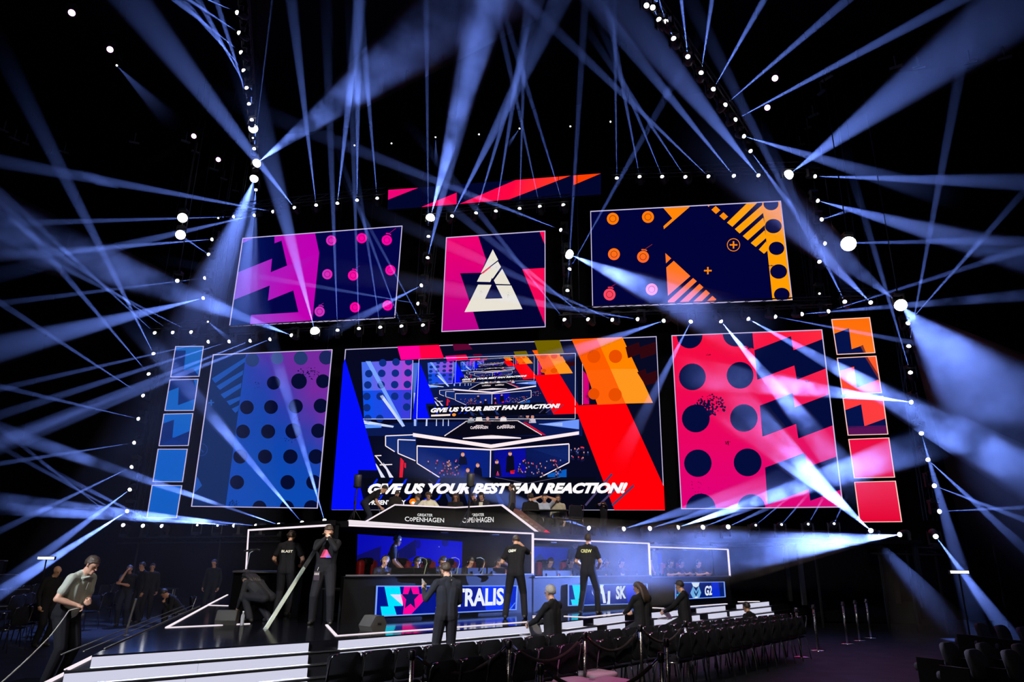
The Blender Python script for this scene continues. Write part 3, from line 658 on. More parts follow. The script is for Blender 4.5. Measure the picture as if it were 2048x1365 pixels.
# upper right
def upper_right(P):
    P.grid(P.quad, (2, 3, 56), 1); P.step()
    og = (255, 138, 4); ye = (255, 160, 6)
    P.poly([(703, 120), (950, 120), (945, 138), (716, 336), (712, 310), (787, 243), (706, 150)], (255, 134, 8)); P.poly([(1070, 110), (1122, 110), (1098, 147)], og)
    P.poly([(1158, 138), (1197, 174), (1160, 206), (1121, 170)], og); P.poly([(1224, 192), (1264, 229), (1229, 259), (1189, 223)], og)
    for q in ([(1450, 90), (1535, 90), (1300, 316), (1254, 280)], [(1552, 132), (1570, 190), (1362, 373), (1321, 335)], [(1564, 238), (1578, 300), (1432, 431), (1389, 395)], [(1576, 345), (1590, 410), (1500, 488), (1457, 454)], [(1588, 440), (1602, 516), (1570, 546), (1526, 510)]): P.poly(q, ye)
    P.poly([(1560, 90), (1720, 90), (1830, 960), (1645, 962), (1600, 530), (1570, 240), (1552, 140)], lambda x, y: lerp((255, 158, 20), (255, 158, 0), min(1, y / 600)))
    P.poly([(728, 540), (778, 585), (734, 628)], (255, 116, 30)); co = lambda x, y: lerp((255, 118, 20), (255, 124, 120), min(1, max(0, (y - 640) / 260) * max(0, 1 - (x - 740) / 420)))
    P.poly([(800, 606), (942, 737), (750, 905), (736, 663)], co)
    for q in ([(750, 948), (965, 753), (997, 781), (770, 992), (752, 992)], [(1020, 802), (1053, 832), (895, 985), (822, 985)], [(1075, 853), (1109, 884), (1005, 985), (932, 985)], [(1130, 905), (1164, 935), (1120, 985), (1045, 985)], [(1185, 955), (1200, 968), (1180, 985), (1160, 985)]): P.poly(q, co)
    P.ring(1310, 470, 56, 6, og, 26)
    for (x, y) in ((1310, 470), (1091, 690)): P.line((x - 33, y), (x + 33, y), 13, og); P.line((x, y - 31), (x, y + 31), 13, og)
    rc = lambda x, y: lerp((255, 122, 0), (250, 70, 96), min(1, max(0, (y - 450) / 400)))
    P.step()
    for (x, y) in [(280, 247), (580, 232), (290, 550), (538, 572), (252, 894), (612, 850)]: P.disc(x, y, 51, rc if x != 612 else (255, 142, 160))
    for (x, y, r) in [(1630, 120, 64), (1650, 310, 71), (1677, 500, 66), (1695, 698, 72), (1722, 894, 67)]: P.disc(x, y, r, (3, 5, 58), r * .86)
    P.step()
    for (x, y) in [(280, 247), (580, 232), (290, 550), (538, 572), (252, 894), (612, 850)]: P.ring(x, y, 29, 4, (90, 20, 30))
    P.line((535, 520), (616, 466), 4, (150, 50, 40)); P.line((250, 840), (314, 798), 4, (160, 30, 60)); P.ring(538, 572, 66, 9, (250, 110, 20), 6, -1.8, -1.0); P.ring(252, 894, 66, 9, (245, 60, 90), 6, -1.8, -1.0); splat(P, 1625, 650, 24, 10, 14, (3, 5, 58), 3, 7)
screen('led_screen', 'tilted navy LED panel with orange rings, stripes and yellow edge, upper right', [(88, 183), (1714, 95), (1813, 945), (105, 1005)], wp(4.267, 1160, 380), WN, upper_right, .03)
def banner(P):
    P.grid(P.quad, (3, 6, 44), 1); P.step()
    a, b = (236, 4, 120), (255, 62, 0); g = lambda x, y: lerp(a, (255, 6, 66), min(1, (x - 283) / 600)) if x < 1100 else lerp((255, 8, 50), b, min(1, (x - 1100) / 260))
    for q in ([(283, 1112), (458, 1100), (281, 1170)], [(474, 1213), (683, 1128), (683, 1196)], [(700, 1194), (1030, 1053), (1352, 1028), (985, 1170)], [(1367, 1026), (1527, 1016), (1367, 1084)]): P.poly(q, g)
screen('led_banner', 'long slanted LED banner of red shards above the emblem panel', [(283, 1112), (1527, 1015), (1527, 1138), (278, 1228)], wp(2.926, 680, 0), WN, banner, 0)

# main screen: a caption, coloured slabs and the live picture of the stage, which holds the screen again
OUT = (93, 118, 1967, 1088)
def nested(P, depth, fade):
    """the live picture, drawn in the frame of the screen that carries it"""
    R_ = lambda c: tuple(min(255, v * fade) for v in c)
    def blue(x, y): return (18, 70, 235)
    pn = [(190, 195), (500, 183), (487, 540), (205, 540)]
    P.poly([(75, 480), (235, 590), (420, 560), (1520, 540), (1520, 640), (60, 640)], R_((10, 24, 80)))
    for i in range(5):
        a, b = i / 5, (i + 1) / 5
        tl, tr = lerp(pn[0], pn[1], a), lerp(pn[0], pn[1], b); bl, br = lerp(pn[3], pn[2], a), lerp(pn[3], pn[2], b)
        ml, mr = lerp(tl, bl, .5), lerp(tr, br, .5); t = i / 4
        P.poly([tl, tr, mr, ml], lerp((70, 110, 240), (170, 70, 215), t)); P.poly([ml, mr, br, bl], lerp((14, 80, 235), (60, 60, 220), t))
    P.step()
    for (x, y) in [(318, 200), (398, 195), (474, 192), (234, 265), (312, 263), (394, 262), (470, 260), (228, 333), (308, 332), (390, 331), (466, 330), (222, 402), (302, 401), (390, 401), (466, 400), (222, 470), (462, 466), (228, 535), (300, 535)]: P.disc(x, y, 23, (14, 44, 130), n=14)
    w = (205, 220, 255)
    P.poly([(215, 190), (245, 190), (452, 580), (436, 586)], (120, 165, 255)); P.poly([(300, 400), (318, 392), (452, 580), (436, 586)], w)
    P.poly([(498, 200), (545, 200), (522, 580), (504, 580)], (70, 110, 210)); P.poly([(505, 380), (520, 380), (518, 580), (508, 580)], w)
    P.poly([(200, 545), (385, 580), (380, 590), (205, 568)], w); P.poly([(55, 580), (310, 568), (310, 590), (55, 600)], (90, 150, 255)); P.poly([(582, 500), (588, 500), (586, 580), (576, 580)], w)
    for x in (640, 680, 712): P.poly([(x, 540), (x + 4, 540), (x + 4, 580), (x - 2, 580)], w)
    P.poly([(1255, 570), (1500, 540), (1500, 600)], (110, 150, 250)); P.poly([(1255, 568), (1400, 562), (1400, 582)], w)
    P.line((200, 538), (490, 538), 4, w); P.line((500, 183), (487, 540), 3, w)
    # booths
    P.poly([(335, 640), (520, 630), (515, 790), (410, 745), (335, 700)], (14, 40, 110)); P.poly([(525, 700), (965, 722), (962, 890), (640, 890), (525, 800)], (12, 34, 110)); P.poly([(790, 716), (950, 722), (950, 886), (800, 886)], (6, 30, 150)); P.poly([(972, 722), (1440, 690), (1440, 800), (1240, 890), (972, 890)], (6, 14, 70)); P.poly([(990, 722), (1178, 708), (1178, 888), (990, 888)], (10, 10, 190))
    P.poly([(1180, 708), (1440, 690), (1440, 790), (1240, 880), (1180, 880)], (18, 40, 110)); P.step()
    r2 = random.Random(3)
    for (x0, x1, y0, y1, n) in ((590, 780, 790, 880, 40), (1130, 1400, 790, 880, 44), (1450, 1560, 710, 800, 16)):
        for _ in range(n):
            x = r2.uniform(x0, x1); y = r2.uniform(y0, y1); P.poly([(x - 7, y + 14), (x - 4, y - 3), (x + 6, y - 2), (x + 9, y + 14)], (16, 22, 62)); P.poly([(x - 3, y - 9), (x + 4, y - 9), (x + 4, y), (x - 2, y)], r2.choice([(232, 150, 140), (205, 130, 150), (120, 130, 200), (235, 60, 80)]))
    for (x, y, h, c) in ((800, 745, 70, (16, 20, 50)), (1085, 740, 120, (10, 10, 30)), (1005, 790, 95, (14, 14, 36)), (890, 810, 80, (10, 14, 44)), (715, 805, 80, (20, 26, 70)), (830, 840, 45, (30, 30, 66))):
        P.poly([(x - 26, y + h), (x - 20, y + 25), (x - 6, y + 16), (x + 8, y + 16), (x + 22, y + 25), (x + 28, y + h)], c); P.disc(x, y + 7, 11, (228, 160, 140), 14, 10); P.poly([(x - 12, y + 3), (x - 8, y - 9), (x + 8, y - 9), (x + 12, y + 3)], (24, 16, 26))
    P.poly([(1085, 850), (1115, 845), (1110, 868), (1088, 868)], (240, 20, 40)); P.poly([(1000, 880), (1010, 850), (1022, 880)], (240, 60, 150)); P.poly([(425, 770), (445, 790), (438, 890), (418, 890)], (225, 20, 40)); P.poly([(448, 800), (458, 805), (458, 835), (448, 830)], (225, 20, 40))
    P.poly([(1310, 870), (1425, 840), (1425, 890), (1310, 890)], (10, 90, 190))
    ww = (255, 236, 240)
    P.poly([(500, 622), (970, 692), (1500, 612), (1500, 632), (970, 714), (500, 644)], ww); P.poly([(525, 696), (968, 719), (1440, 684), (1440, 692), (968, 728), (525, 705)], ww)
    for a, b in (((525, 700), (525, 805)), ((525, 805), (660, 890)), ((1440, 690), (1440, 800)), ((1440, 800), (1265, 890)), ((968, 722), (965, 890)), ((335, 640), (335, 700)), ((335, 640), (505, 633)), ((335, 700), (390, 735)), ((410, 662), (515, 666)), ((410, 662), (410, 745)), ((410, 745), (515, 790)), ((275, 760), (380, 890)), ((270, 760), (310, 758)), ((300, 815), (375, 812))): P.line(a, b, 6, ww)
    for a in (270, 320): P.poly([(a, 800), (a + 14, 815), (a + 65, 895), (a + 40, 895)], (225, 225, 250))
    # desk
    P.poly([(690, 640), (822, 552), (1130, 548), (1275, 635), (970, 640)], (8, 8, 22)); P.line((690, 640), (822, 552), 6, ww); P.line((822, 552), (1130, 548), 5, ww); P.line((1130, 548), (1275, 635), 6, ww); P.poly([(1160, 556), (1185, 562), (1300, 634), (1280, 634)], (225, 10, 40)); P.poly([(800, 652), (970, 634), (1150, 650), (1150, 656), (800, 658)], ww)
    for (x, y, c) in ((735, 505, (10, 8, 14)), (850, 520, (150, 160, 170)), (898, 510, (225, 215, 205)), (950, 530, (60, 40, 40)), (1005, 520, (20, 18, 26)), (1045, 512, (235, 225, 225)), (1150, 505, (40, 40, 60)), (1190, 515, (50, 40, 60)), (1220, 520, (200, 190, 210))):
        P.poly([(x - 22, y + 42), (x - 16, y + 16), (x + 16, y + 16), (x + 22, y + 42)], c); P.disc(x, y + 6, 10, (205, 140, 120), 12, 8)
    P.step()
    if depth < 2:
        P.text('GREATER', [(878, 574), (925, 574), (925, 582), (878, 582)], ww, .02); P.text('CoPENHAGEN', [(846, 582), (952, 580), (952, 597), (846, 599)], ww, .02); P.text('GREATER', [(1040, 573), (1082, 572), (1082, 580), (1040, 581)], ww, .02); P.text('CoPENHAGEN', [(1006, 580), (1112, 577), (1112, 594), (1006, 597)], ww, .02)
def slabs(P, depth):
    P.step()
    P.poly([(95, 178), (188, 480), (292, 850), (176, 848), (180, 915), (222, 1088), (0, 1100), (0, 500)], (4, 14, 250))
    pk = lambda x, y: (255, 0, 140)
    P.poly([(406, 90), (540, 90), (552, 180), (432, 186)], (255, 0, 150)); P.poly([(540, 90), (658, 88), (690, 176), (552, 180)], (255, 0, 70)); P.poly([(742, 90), (838, 90), (862, 122), (752, 130)], (92, 6, 50))
    og = lambda x, y: lerp((255, 110, 0), (255, 196, 30), .5)
    P.poly([(1447, 40), (1600, 40), (1690, 240), (1540, 250)], (255, 92, 0)); P.poly([(1600, 40), (1757, 40), (1850, 240), (1690, 240)], (255, 132, 0)); P.poly([(1540, 250), (1690, 240), (1780, 448), (1612, 456)], (255, 96, 10)); P.poly([(1690, 240), (1850, 240), (1945, 444), (1780, 448)], (255, 150, 30))
    P.poly([(1232, 70), (1384, 66), (1412, 146), (1258, 152)], (112, 96, 0))
    P.poly([(1474, 460), (1612, 454), (1784, 450), (2012, 950), (2030, 1100), (1718, 1100)], (255, 0, 8)); P.step()
    dkr = (48, 6, 14)
    for q in ([(1780, 110), (1860, 80), (1866, 110), (1960, 78), (1962, 150), (1872, 180), (1866, 150), (1796, 176)], [(1850, 260), (1900, 240), (1906, 270), (1966, 250), (1972, 320), (1900, 340)]): P.poly(q, dkr)
    for (x, y, r) in ((1590, 165, 40), (1720, 165, 40), (1590, 390, 34), (1718, 395, 40)): P.disc(x, y, r, lerp((255, 96, 0), (225, 70, 0), .7), n=18)
def main_draw(P):
    T0 = lambda x, y: (x, y)
    # inner frame of the screen in the live picture, as a map of the whole
    def inner(T): return lambda x, y: T(540 + (x - 93) * .4990, 172 + (y - 118) * .3790 - (x - 93) * .0165)
    P.grid(P.quad, (7, 9, 34), 1); P.step()
    T = T0
    def level(T, d):
        P.T = T
        if d: P.poly([(93, 118), (1967, 40), (2017, 1088), (13, 1086)], (12, 22, 70)); P.step()
        nested(P, d, 1.0); P.step()
        if d < 3:
            Ti = inner(T); keep = list(P.clip); P.clip = keep + [[Ti(93, 118), Ti(1967, 40), Ti(2017, 1088), Ti(13, 1086)]]
            # nothing of the inner picture lies over the desk or the booths below it
            level(Ti, d + 1); P.clip = keep; P.T = T; P.step()
            # desk, people and caption stand in front of the inner screen
            lw = (225, 230, 255); Q = [(540, 180), (1480, 146), (1478, 540), (527, 540)]
            for a, b in zip(Q, Q[1:] + Q[:1]): P.line(a, b, 3, lw)
            P.line((1522, 148), (1522, 455), 3, lw); P.poly([(1526, 250), (1560, 290), (1562, 452), (1526, 452)], (214, 0, 120)); P.disc(1570, 400, 32, (12, 10, 40), n=16)
        slabs(P, d); P.step()
        P.poly([(200, 893), (1600, 890), (1640, 1086), (240, 1086)], (6, 8, 22)); P.step()
        hk = (4, 40, 240)
        for x in (270, 360, 445, 645): P.poly([(x + 16, 900), (x + 26, 902), (x + 12, 930), (x - 20, 950), (x - 36, 948), (x - 5, 930)], hk)
        for x in (300, 580, 650, 470): P.poly([(x + 16, 995), (x + 26, 997), (x + 14, 1020), (x - 8, 1034), (x - 18, 1030), (x + 4, 1016)], hk)
        P.line((600, 905), (790, 1060), 3, (70, 66, 96)); P.line((1180, 930), (1390, 890), 3, (90, 84, 110)); P.line((1195, 930), (1000, 892), 3, (90, 84, 110))
        for a, b in (((1700, 870), (1540, 1060)), ((1740, 940), (1620, 1060)), ((1830, 940), (1700, 1060))): P.line(a, b, 12, (70, 62, 104))
        for x in (700, 812, 1000): P.poly([(x, 990), (x + 16, 990), (x + 62, 1064), (x + 26, 1064)], (26, 46, 110))
        P.step()
        if d < 3:
            w = (255, 250, 252)
            if d == 0:
                # the caption is split along its middle, the lower half slipped to the left
                P.text('GIVE US YOUR BEST FAN REACTION!', [(240, 928), (1794, 922), (1786, 988), (232, 993)], w, .062, .26)
                P.text('PRESENTED BY', [(242, 1029), (462, 1028), (462, 1055), (240, 1057)], w, .04)
                P.disc(508, 1038, 25, (255, 120, 0), 20); P.step(); P.disc(506, 1044, 11, (255, 250, 250), 8)
            else: P.text('GIVE US YOUR BEST FAN REACTION!', [(240, 924), (1794, 918), (1786, 990), (232, 997)], w, .06, .2); P.poly([(240, 1030), (470, 1028), (470, 1056), (240, 1058)], (255, 235, 225)); P.disc(515, 1042, 24, (255, 150, 60), n=10)
    level(T0, 0)
screen('main_led_screen', 'widest LED screen, live stage picture above the caption GIVE US YOUR BEST FAN REACTION', [(93, 118), (1967, 40), (2017, 1088), (13, 1086)], wp(3.0118, 660, 660), WN, main_draw, .026)

# ------------------------------------------------------------------ haze that hangs in the beams; the moving heads that light it
def haze(name, dens, smoke=0.0, scale=.5):
    m = bpy.data.materials.new(name); m.use_nodes = True; nt = m.node_tree; nt.nodes.clear()
    v = nt.nodes.new('ShaderNodeVolumeScatter'); o = nt.nodes.new('ShaderNodeOutputMaterial'); nt.links.new(v.outputs[0], o.inputs['Volume'])
    v.inputs['Color'].default_value = (1, 1, 1, 1); v.inputs['Density'].default_value = dens
    tc = nt.nodes.new('ShaderNodeTexCoord'); sx = nt.nodes.new('ShaderNodeSeparateXYZ'); nt.links.new(tc.outputs['Generated'], sx.inputs[0])
    fd = nt.nodes.new('ShaderNodeMapRange'); fd.interpolation_type = 'SMOOTHSTEP'; fd.inputs[1].default_value = .35; fd.inputs[2].default_value = 1.0; fd.inputs[3].default_value = dens; fd.inputs[4].default_value = 0.0
    nt.links.new(sx.outputs['Z'], fd.inputs[0]); nt.links.new(fd.outputs[0], v.inputs['Density'])   # beam fade-out put into the haze: density falls to nothing along it
    if smoke:
        g = nt.nodes.new('ShaderNodeNewGeometry'); n = nt.nodes.new('ShaderNodeTexNoise'); n.inputs['Scale'].default_value = scale; n.inputs['Detail'].default_value = 3.5; n.inputs['Roughness'].default_value = .6
        nt.links.new(g.outputs['Position'], n.inputs['Vector'])
        r = nt.nodes.new('ShaderNodeMapRange'); r.inputs[1].default_value = .40; r.inputs[2].default_value = .68; r.inputs[3].default_value = 1 - smoke * .75; r.inputs[4].default_value = 1 + smoke * 2.2
        mu = nt.nodes.new('ShaderNodeMath'); mu.operation = 'MULTIPLY'
        nt.links.new(n.outputs[0], r.inputs[0]); nt.links.new(r.outputs[0], mu.inputs[0]); nt.links.new(fd.outputs[0], mu.inputs[1]); nt.links.new(mu.outputs[0], v.inputs['Density'])
        m.cycles.volume_step_rate = .25
    return m
DENS = .06
HAZE = haze('haze', DENS); FILL_HAZE = haze('fill_haze', DENS * .15); SMOKE = haze('drifting_smoke', DENS, 1.0, .55); SMOKE2 = haze('rolling_smoke', DENS, 1.0, .9)
BEAM_K = .42
BLUE = (.155, .275, 1.0)
# shared pieces of a moving head
b = MB(); b.box((0, 0, .33), (.30, .26, .10)); b.box((0, 0, .40), (.08, .08, .06)); LAMP_BASE = b.mesh('lamp_base', MBLACK)
b = MB(); b.box((.17, 0, .12), (.04, .10, .40)); b.box((-.17, 0, .12), (.04, .10, .40)); b.box((0, 0, .29), (.34, .12, .05)); LAMP_YOKE = b.mesh('lamp_yoke', MBLACK)
b = MB(); b.lathe([(.06, -.20), (.11, -.17), (.125, -.05), (.125, .02), (.11, .06), (.10, .15), (.105, .17)], 12); LAMP_HEAD = b.mesh('lamp_head', MBLACK, True)
def dome(r):
    b = MB(); b.lathe([(r, 0), (r * .96, r * .35), (r * .75, r * .72), (r * .38, r * .95), (.002, r)], 14, cap=True); return b
LAMP_LENS = dome(.072).mesh('lamp_lens', LENS, True)
LAMP_LENS_S = dome(.036).mesh('lamp_lens_small', LENS, True)
LAMP_GLARE_B = dome(.19).mesh('lamp_glare_large', LENS, True)  # oversized dome: lens flare built as a glowing shape
LAMP_GLARE_H = dome(.24).mesh('lamp_glare_huge', LENS, True)  # wider still, for the strongest flare
LAMP_LENS_V = dome(.11).mesh('lamp_lens_violet', LENSP, True)
def spot(par, loc, q, half, power, color, blend=.55, r0=.7):
    d = bpy.data.lights.new('beam_source', 'SPOT'); d.spot_size = 2 * half; d.spot_blend = blend; d.shadow_soft_size = 0; d.energy = power; d.color = color
    d.use_nodes = True; nt = d.node_tree; e = nt.nodes['Emission']
    f = nt.nodes.new('ShaderNodeLightFalloff'); f.inputs['Strength'].default_value = 1.0
    a = nt.nodes.new('ShaderNodeMath'); a.operation = 'ADD'; a.inputs[1].default_value = r0; nt.links.new(f.outputs['Linear'], a.inputs[0])
    k = nt.nodes.new('ShaderNodeMath'); k.operation = 'DIVIDE'; nt.links.new(f.outputs['Linear'], k.inputs[0]); nt.links.new(a.outputs[0], k.inputs[1])
    nt.links.new(k.outputs[0], e.inputs['Strength'])
    o = bpy.data.objects.new('beam_source', d); COL.objects.link(o); o.parent = par; o.location = loc; o.rotation_mode = 'QUATERNION'
    o.rotation_quaternion = q @ V((1, 0, 0)).rotation_difference(V((1, 0, 0))) @ Matrix.Rotation(pi, 3, 'X').to_quaternion()
    return o
def moving_head(p, label, group, beam=None, lens='n', flip=False, aim=None, drop=False):
    """p: pivot. beam: list of (end point, end radius, brightness, haze material)"""
    t = thing('moving_head', label, 'stage light', p, 0, group)
    if flip: t.rotation_euler = (pi, 0, 0)
    iv = t.matrix_basis.inverted().to_3x3()
    d = (beam[0][0] - p).normalized() if beam else (aim - p).normalized()
    ld = iv @ d; q = ld.to_track_quat('Z', 'Y')
    link('base', LAMP_BASE, t)
    if drop:
        m = MB(); m.tube((0, 0, .4), (0, 0, 24 - p.z), .02, n=5); m.build('drop_pipe', MBLACK, t)
    yk = link('yoke', LAMP_YOKE, t); yk.rotation_euler = (0, 0, atan2(ld.y, ld.x) + pi / 2)
    hd = link('head', LAMP_HEAD, t); hd.rotation_mode = 'QUATERNION'; hd.rotation_quaternion = q
    ln = link('lens', {'n': LAMP_LENS, 's': LAMP_LENS_S, 'b': LAMP_GLARE_B, 'v': LAMP_LENS_V, 'h': LAMP_GLARE_H}[lens], hd); ln.location = (0, 0, .165)
    for (e, rad, br, hz) in (beam or []):
        e = p + (e - p) * 1.3; rad *= 1.3; dd = e - p; L = dd.length; dn = dd.normalized(); s = p + dn * (.245 if lens not in 'bh' else .36); L2 = (e - s).length
        half = math.atan2(rad, L2); lq = (iv @ dn).to_track_quat('Z', 'Y')
        m = MB(); ex = 1.12
        m.lathe([(.012, 0), (rad * ex, L2)], 14, (0, 0, 0)); o = m.build('light_beam', hz, t); o.rotation_mode = 'QUATERNION'; o.rotation_quaternion = lq; o.location = iv @ (s - p); o['kind'] = 'stuff'
        P = BEAM_K * br * .55 * 2.7 * 4 * pi * 4 * pi * pi / (DENS * 2 * tan(half))
        spot(t, iv @ (s - p - dn * .004), lq, half, P, BLUE if lens != 'v' else (.25, .1, 1.0))
    return t
def make_row(name, where, order, lamps, place, group, flip=False, drop=False):
    n = len(lamps)
    for i, L in enumerate(lamps):
        x, y = L[0], L[1]; lens = L[2] if isinstance(L[2], str) else 'n'; beams = []
        p = place(x, y); d0 = (p - CAM).dot(_fw)
        for (bx, by, w, br, kd, *hz) in (L[3] if len(L) > 3 else []):
            d1 = d0 * kd; w = w * (.78 if w < 58 else .95); e = CAM + ray(bx, by) * d1; beams.append((e, w / 2 * d1 / F, br, hz[0] if hz else HAZE))
        if beams:
            v = V((L[3][0][0] - x, L[3][0][1] - y)); a = math.degrees(atan2(-v.y, v.x)) % 360
            how = ['right', 'up and right', 'straight up', 'up and left', 'left', 'down and left', 'straight down', 'down and right'][int((a + 22.5) // 45) % 8]
            wd = 'wide beam' if L[3][0][2] > 55 else 'beam'; tail = f'{wd} {how}'
        else: tail = {'b': 'white glare', 'h': 'largest white glare', 'v': 'violet lens', 's': 'tiny point'}.get(lens, 'no beam')
        moving_head(p, f'{ORD[i]} light {order} {where}, {tail}', group, beams, lens, flip, CAM, drop)
S1, S2 = SMOKE, SMOKE2
onw = lambda x, y: wall(x, y, .55)
make_row('r', 'floor row left of stage', 'from the left', [
    (251.5, 1055, 'n', [(-10, 850, 14, .35, .8)]), (291.6, 1055.5, 'n', [(20, 905, 15, .45, .8)]), (331, 1056.5, 'n', [(140, 962, 16, .9, .9)]), (394.5, 1051, 's'), (435, 1052, 's'),
    (478, 1052.5, 'n', [(60, 1022, 34, 3.6, .92, S2)]), (521.4, 1053, 'n', [(90, 1012, 44, 4.2, .9, S2)]), (565.5, 1053, 'n', [(20, 868, 46, 2.2, .8, S1)]), (609, 1052, 'n', [(330, 722, 52, 1.7, .85, S1)]), (651, 1049, 'n', [(530, 640, 46, 1.4, .85, S1)])], onw, 'floor row of lights left of the stage', True)
onr = lambda x, y: wall(x, y, 1.2)
make_row('r', 'floor row right of caster desk', 'from the left', [
    (1186, 1060, 'n', [(850, 938, 70, .75, .88)]), (1239, 1061, 'n', [(1560, 965, 60, .9, .85)]), (1292, 1060, 'n', [(1540, 985, 40, .7, .85)]), (1346, 1059, 'n', [(1760, 920, 70, 9.0, .9, S2)]), (1399, 1058, 'n', [(1520, 1010, 16, .6, .9)]),
    (1451, 1057, 'n', [(1540, 1015, 14, .4, .9)]), (1507, 1055, 's', [(1590, 985, 10, .3, .9)]), (1560, 1053.5, 's', [(1615, 990, 10, .25, .9)]), (1614.5, 1052.5, 's', [(1650, 990, 9, .2, .9)]), (1667, 1051, 's', [(1690, 1000, 9, .15, .9)])], onr, 'floor row of lights right of the caster desk', True)
make_row('r', 'low beside red tile column', 'from the left', [
    (1747, 1067, 'n', [(1520, 860, 84, 9.0, .86, S1), (1900, 1330, 190, 1.5, .8)]), (1808, 1069, 'n', [(1010, 1160, 250, 6.0, .78, S1)]), (1868, 1069, 'n', [(2012, 1262, 46, 1.1, .75)])], lambda x, y: wall(x, y, 2.0), 'low lights beside the right column', True)
make_row('r', 'short row above blue tiles', 'from the left', [
    (314.7, 671, 'n', [(-40, 345, 24, .5, .75)]), (351.4, 669.6, 'n', [(-40, 400, 24, .5, .75)]), (388.8, 668, 'n', [(-40, 452, 26, .5, .75)])], onw, 'short row of lights above the left column')
make_row('r', 'above left dotted panel', 'from the left', [
    (425, 682, 'n', [(-30, 785, 22, .55, .8)]), (465.7, 681, 'n', [(-30, 840, 32, .7, .75)]), (507.8, 679, 'n', [(-30, 895, 46, .9, .75)]), (547.7, 676, 'n', [(-30, 905, 52, 1.0, .75)]), (590, 673.6, 'n', [(-60, 430, 150, 1.2, .7, S1)]),
    (631.8, 670, 'b', [(520, 250, 60, 1.4, .8)]), (675.4, 668.5, 'n', [(655, 120, 28, .8, .8)]), (718, 665, 'n', [(702, 150, 22, .75, .8)]), (761.6, 662.8, 'n', [(722, 400, 13, .6, .9)]), (805.7, 660.7, 'n', [(700, 370, 15, .55, .9)]), (849.8, 658, 'n', [(720, 420, 13, .5, .9)])], onw, 'row of lights above the left dotted panel')
make_row('r', 'above red dotted panel', 'from the left', [
    (1133.7, 646, 'n', [(890, 340, 26, .5, .85)]), (1182, 644, 'n', [(880, 398, 30, .55, .85)]), (1231, 643, 'n', [(830, 460, 38, .5, .8)]), (1282.6, 640, 'n', [(760, 556, 56, .5, .8)]), (1333, 640, 'n', [(1110, 715, 46, .9, .85)]), (1384.5, 638, 'n', [(1272, 860, 40, .8, .85)]),
    (1436.5, 636.5, 'n', [(1670, 920, 66, 4.5, .85, S1)]), (1489, 634, 'n', [(2120, 985, 110, 6.0, .7, S1)]), (1541, 632, 'n', [(1900, 700, 22, .7, .85)]), (1594, 629.5, 'n', [(2060, 590, 38, .5, .8, S2)]), (1647.5, 626, 'n', [(2060, 496, 24, .5, .8)])], onw, 'row of lights above the red dotted panel')
make_row('r', 'above the red tile column', 'from the left', [(1692, 609, 'n', [(1560, 340, 34, .7, .8)]), (1745, 609, 'n', [(1480, 345, 90, .8, .75)])], onw, 'two lights near the right column')
make_row('r', 'above purple panel', 'from the left', [
    (436.5, 436.5, 's'), (475.5, 433.5, 'n', [(-40, 449, 26, .7, .8)]), (516, 429, 'n', [(60, 535, 44, .8, .8)]), (553.5, 425, 'n', [(-60, 312, 48, .9, .75)]), (593, 421, 'n', [(215, -60, 96, 1.15, .7)]), (633, 417, 'n', [(578, -40, 38, .9, .75)]), (674, 413, 'n', [(725, -40, 44, 1.0, .75)]), (714, 407, 'n', [(717, -40, 36, .8, .75)]), (755, 404, 'n', [(718, -20, 28, .6, .8)])], onw, 'row of lights above the purple panel')
make_row('r', 'under red banner', 'from the left', [
    (859, 442.6, 'b', [(1000, -90, 120, 1.3, .72, S1)]), (901, 438.6, 'n', [(1150, -60, 60, .9, .75)]), (950, 433.6, 'n', [(1085, -20, 36, .65, .8)]), (990.5, 430, 'n', [(1062, -20, 30, .55, .8)]), (1039, 425.4, 'n', [(1050, 40, 18, .45, .85)]), (1081.4, 421.4, 'n', [(985, -20, 24, .4, .85)]), (1129, 418, 'n', [(1000, 0, 24, .4, .85)])], onw, 'row of lights under the red banner')
make_row('r', 'above orange ringed panel', 'from the left', [
    (1233.7, 364, 'n', [(1228, -40, 18, .4, .8)]), (1280.6, 361, 'n', [(1205, -40, 26, .45, .8)]), (1327, 360, 'n', [(1225, 110, 18, .4, .85)]), (1374.5, 360, 'n', [(1215, 120, 20, .45, .85)]), (1422, 358, 'n', [(1080, 30, 34, .6, .8)]), (1471.6, 356.6, 'n', [(1190, 10, 50, .75, .75)]), (1520.5, 355.5, 'n', [(1200, -40, 100, .85, .72)]), (1570, 355, 'b', [(2060, -10, 170, 1.15, .7)]), (1622, 352.7, 'n', [(2090, 366, 56, .9, .75)])], onw, 'row of lights above the orange panel')
make_row('r', 'in column left of purple panel', 'from the top', [
    (431, 478.5, 'n', [(-40, 516, 36, .9, .75)]), (423, 513, 'n', [(362, 472, 8, .6, .95)]), (417.5, 555.5, 'n', [(-40, 612, 22, .5, .8)]), (413, 595, 'n', [(-60, 712, 76, 1.5, .72)]), (413, 641.5, 's', [(450, 672, 14, .3, .95)])], onw, 'column of lights left of the purple panel')
make_row('r', 'in column left of blue tiles', 'from the top', [
    (310, 714, 'n', [(70, 235, 46, .9, .75)]), (302, 754, 'n', [(-40, 350, 34, .75, .75)]), (292.6, 796, 'n', [(-40, 580, 22, .55, .8)]), (284, 840, 'n', [(-40, 764, 20, .4, .8)]), (276, 885, 'n', [(-40, 934, 18, .5, .8)]), (270.7, 931, 'n', [(0, 1062, 22, .7, .82)]), (264.7, 976, 'n', [(60, 1130, 36, 1.6, .8)]), (259, 1020, 'n', [(-30, 1205, 46, 3.2, .72, S1)])], onw, 'column of lights left of the blue tiles')
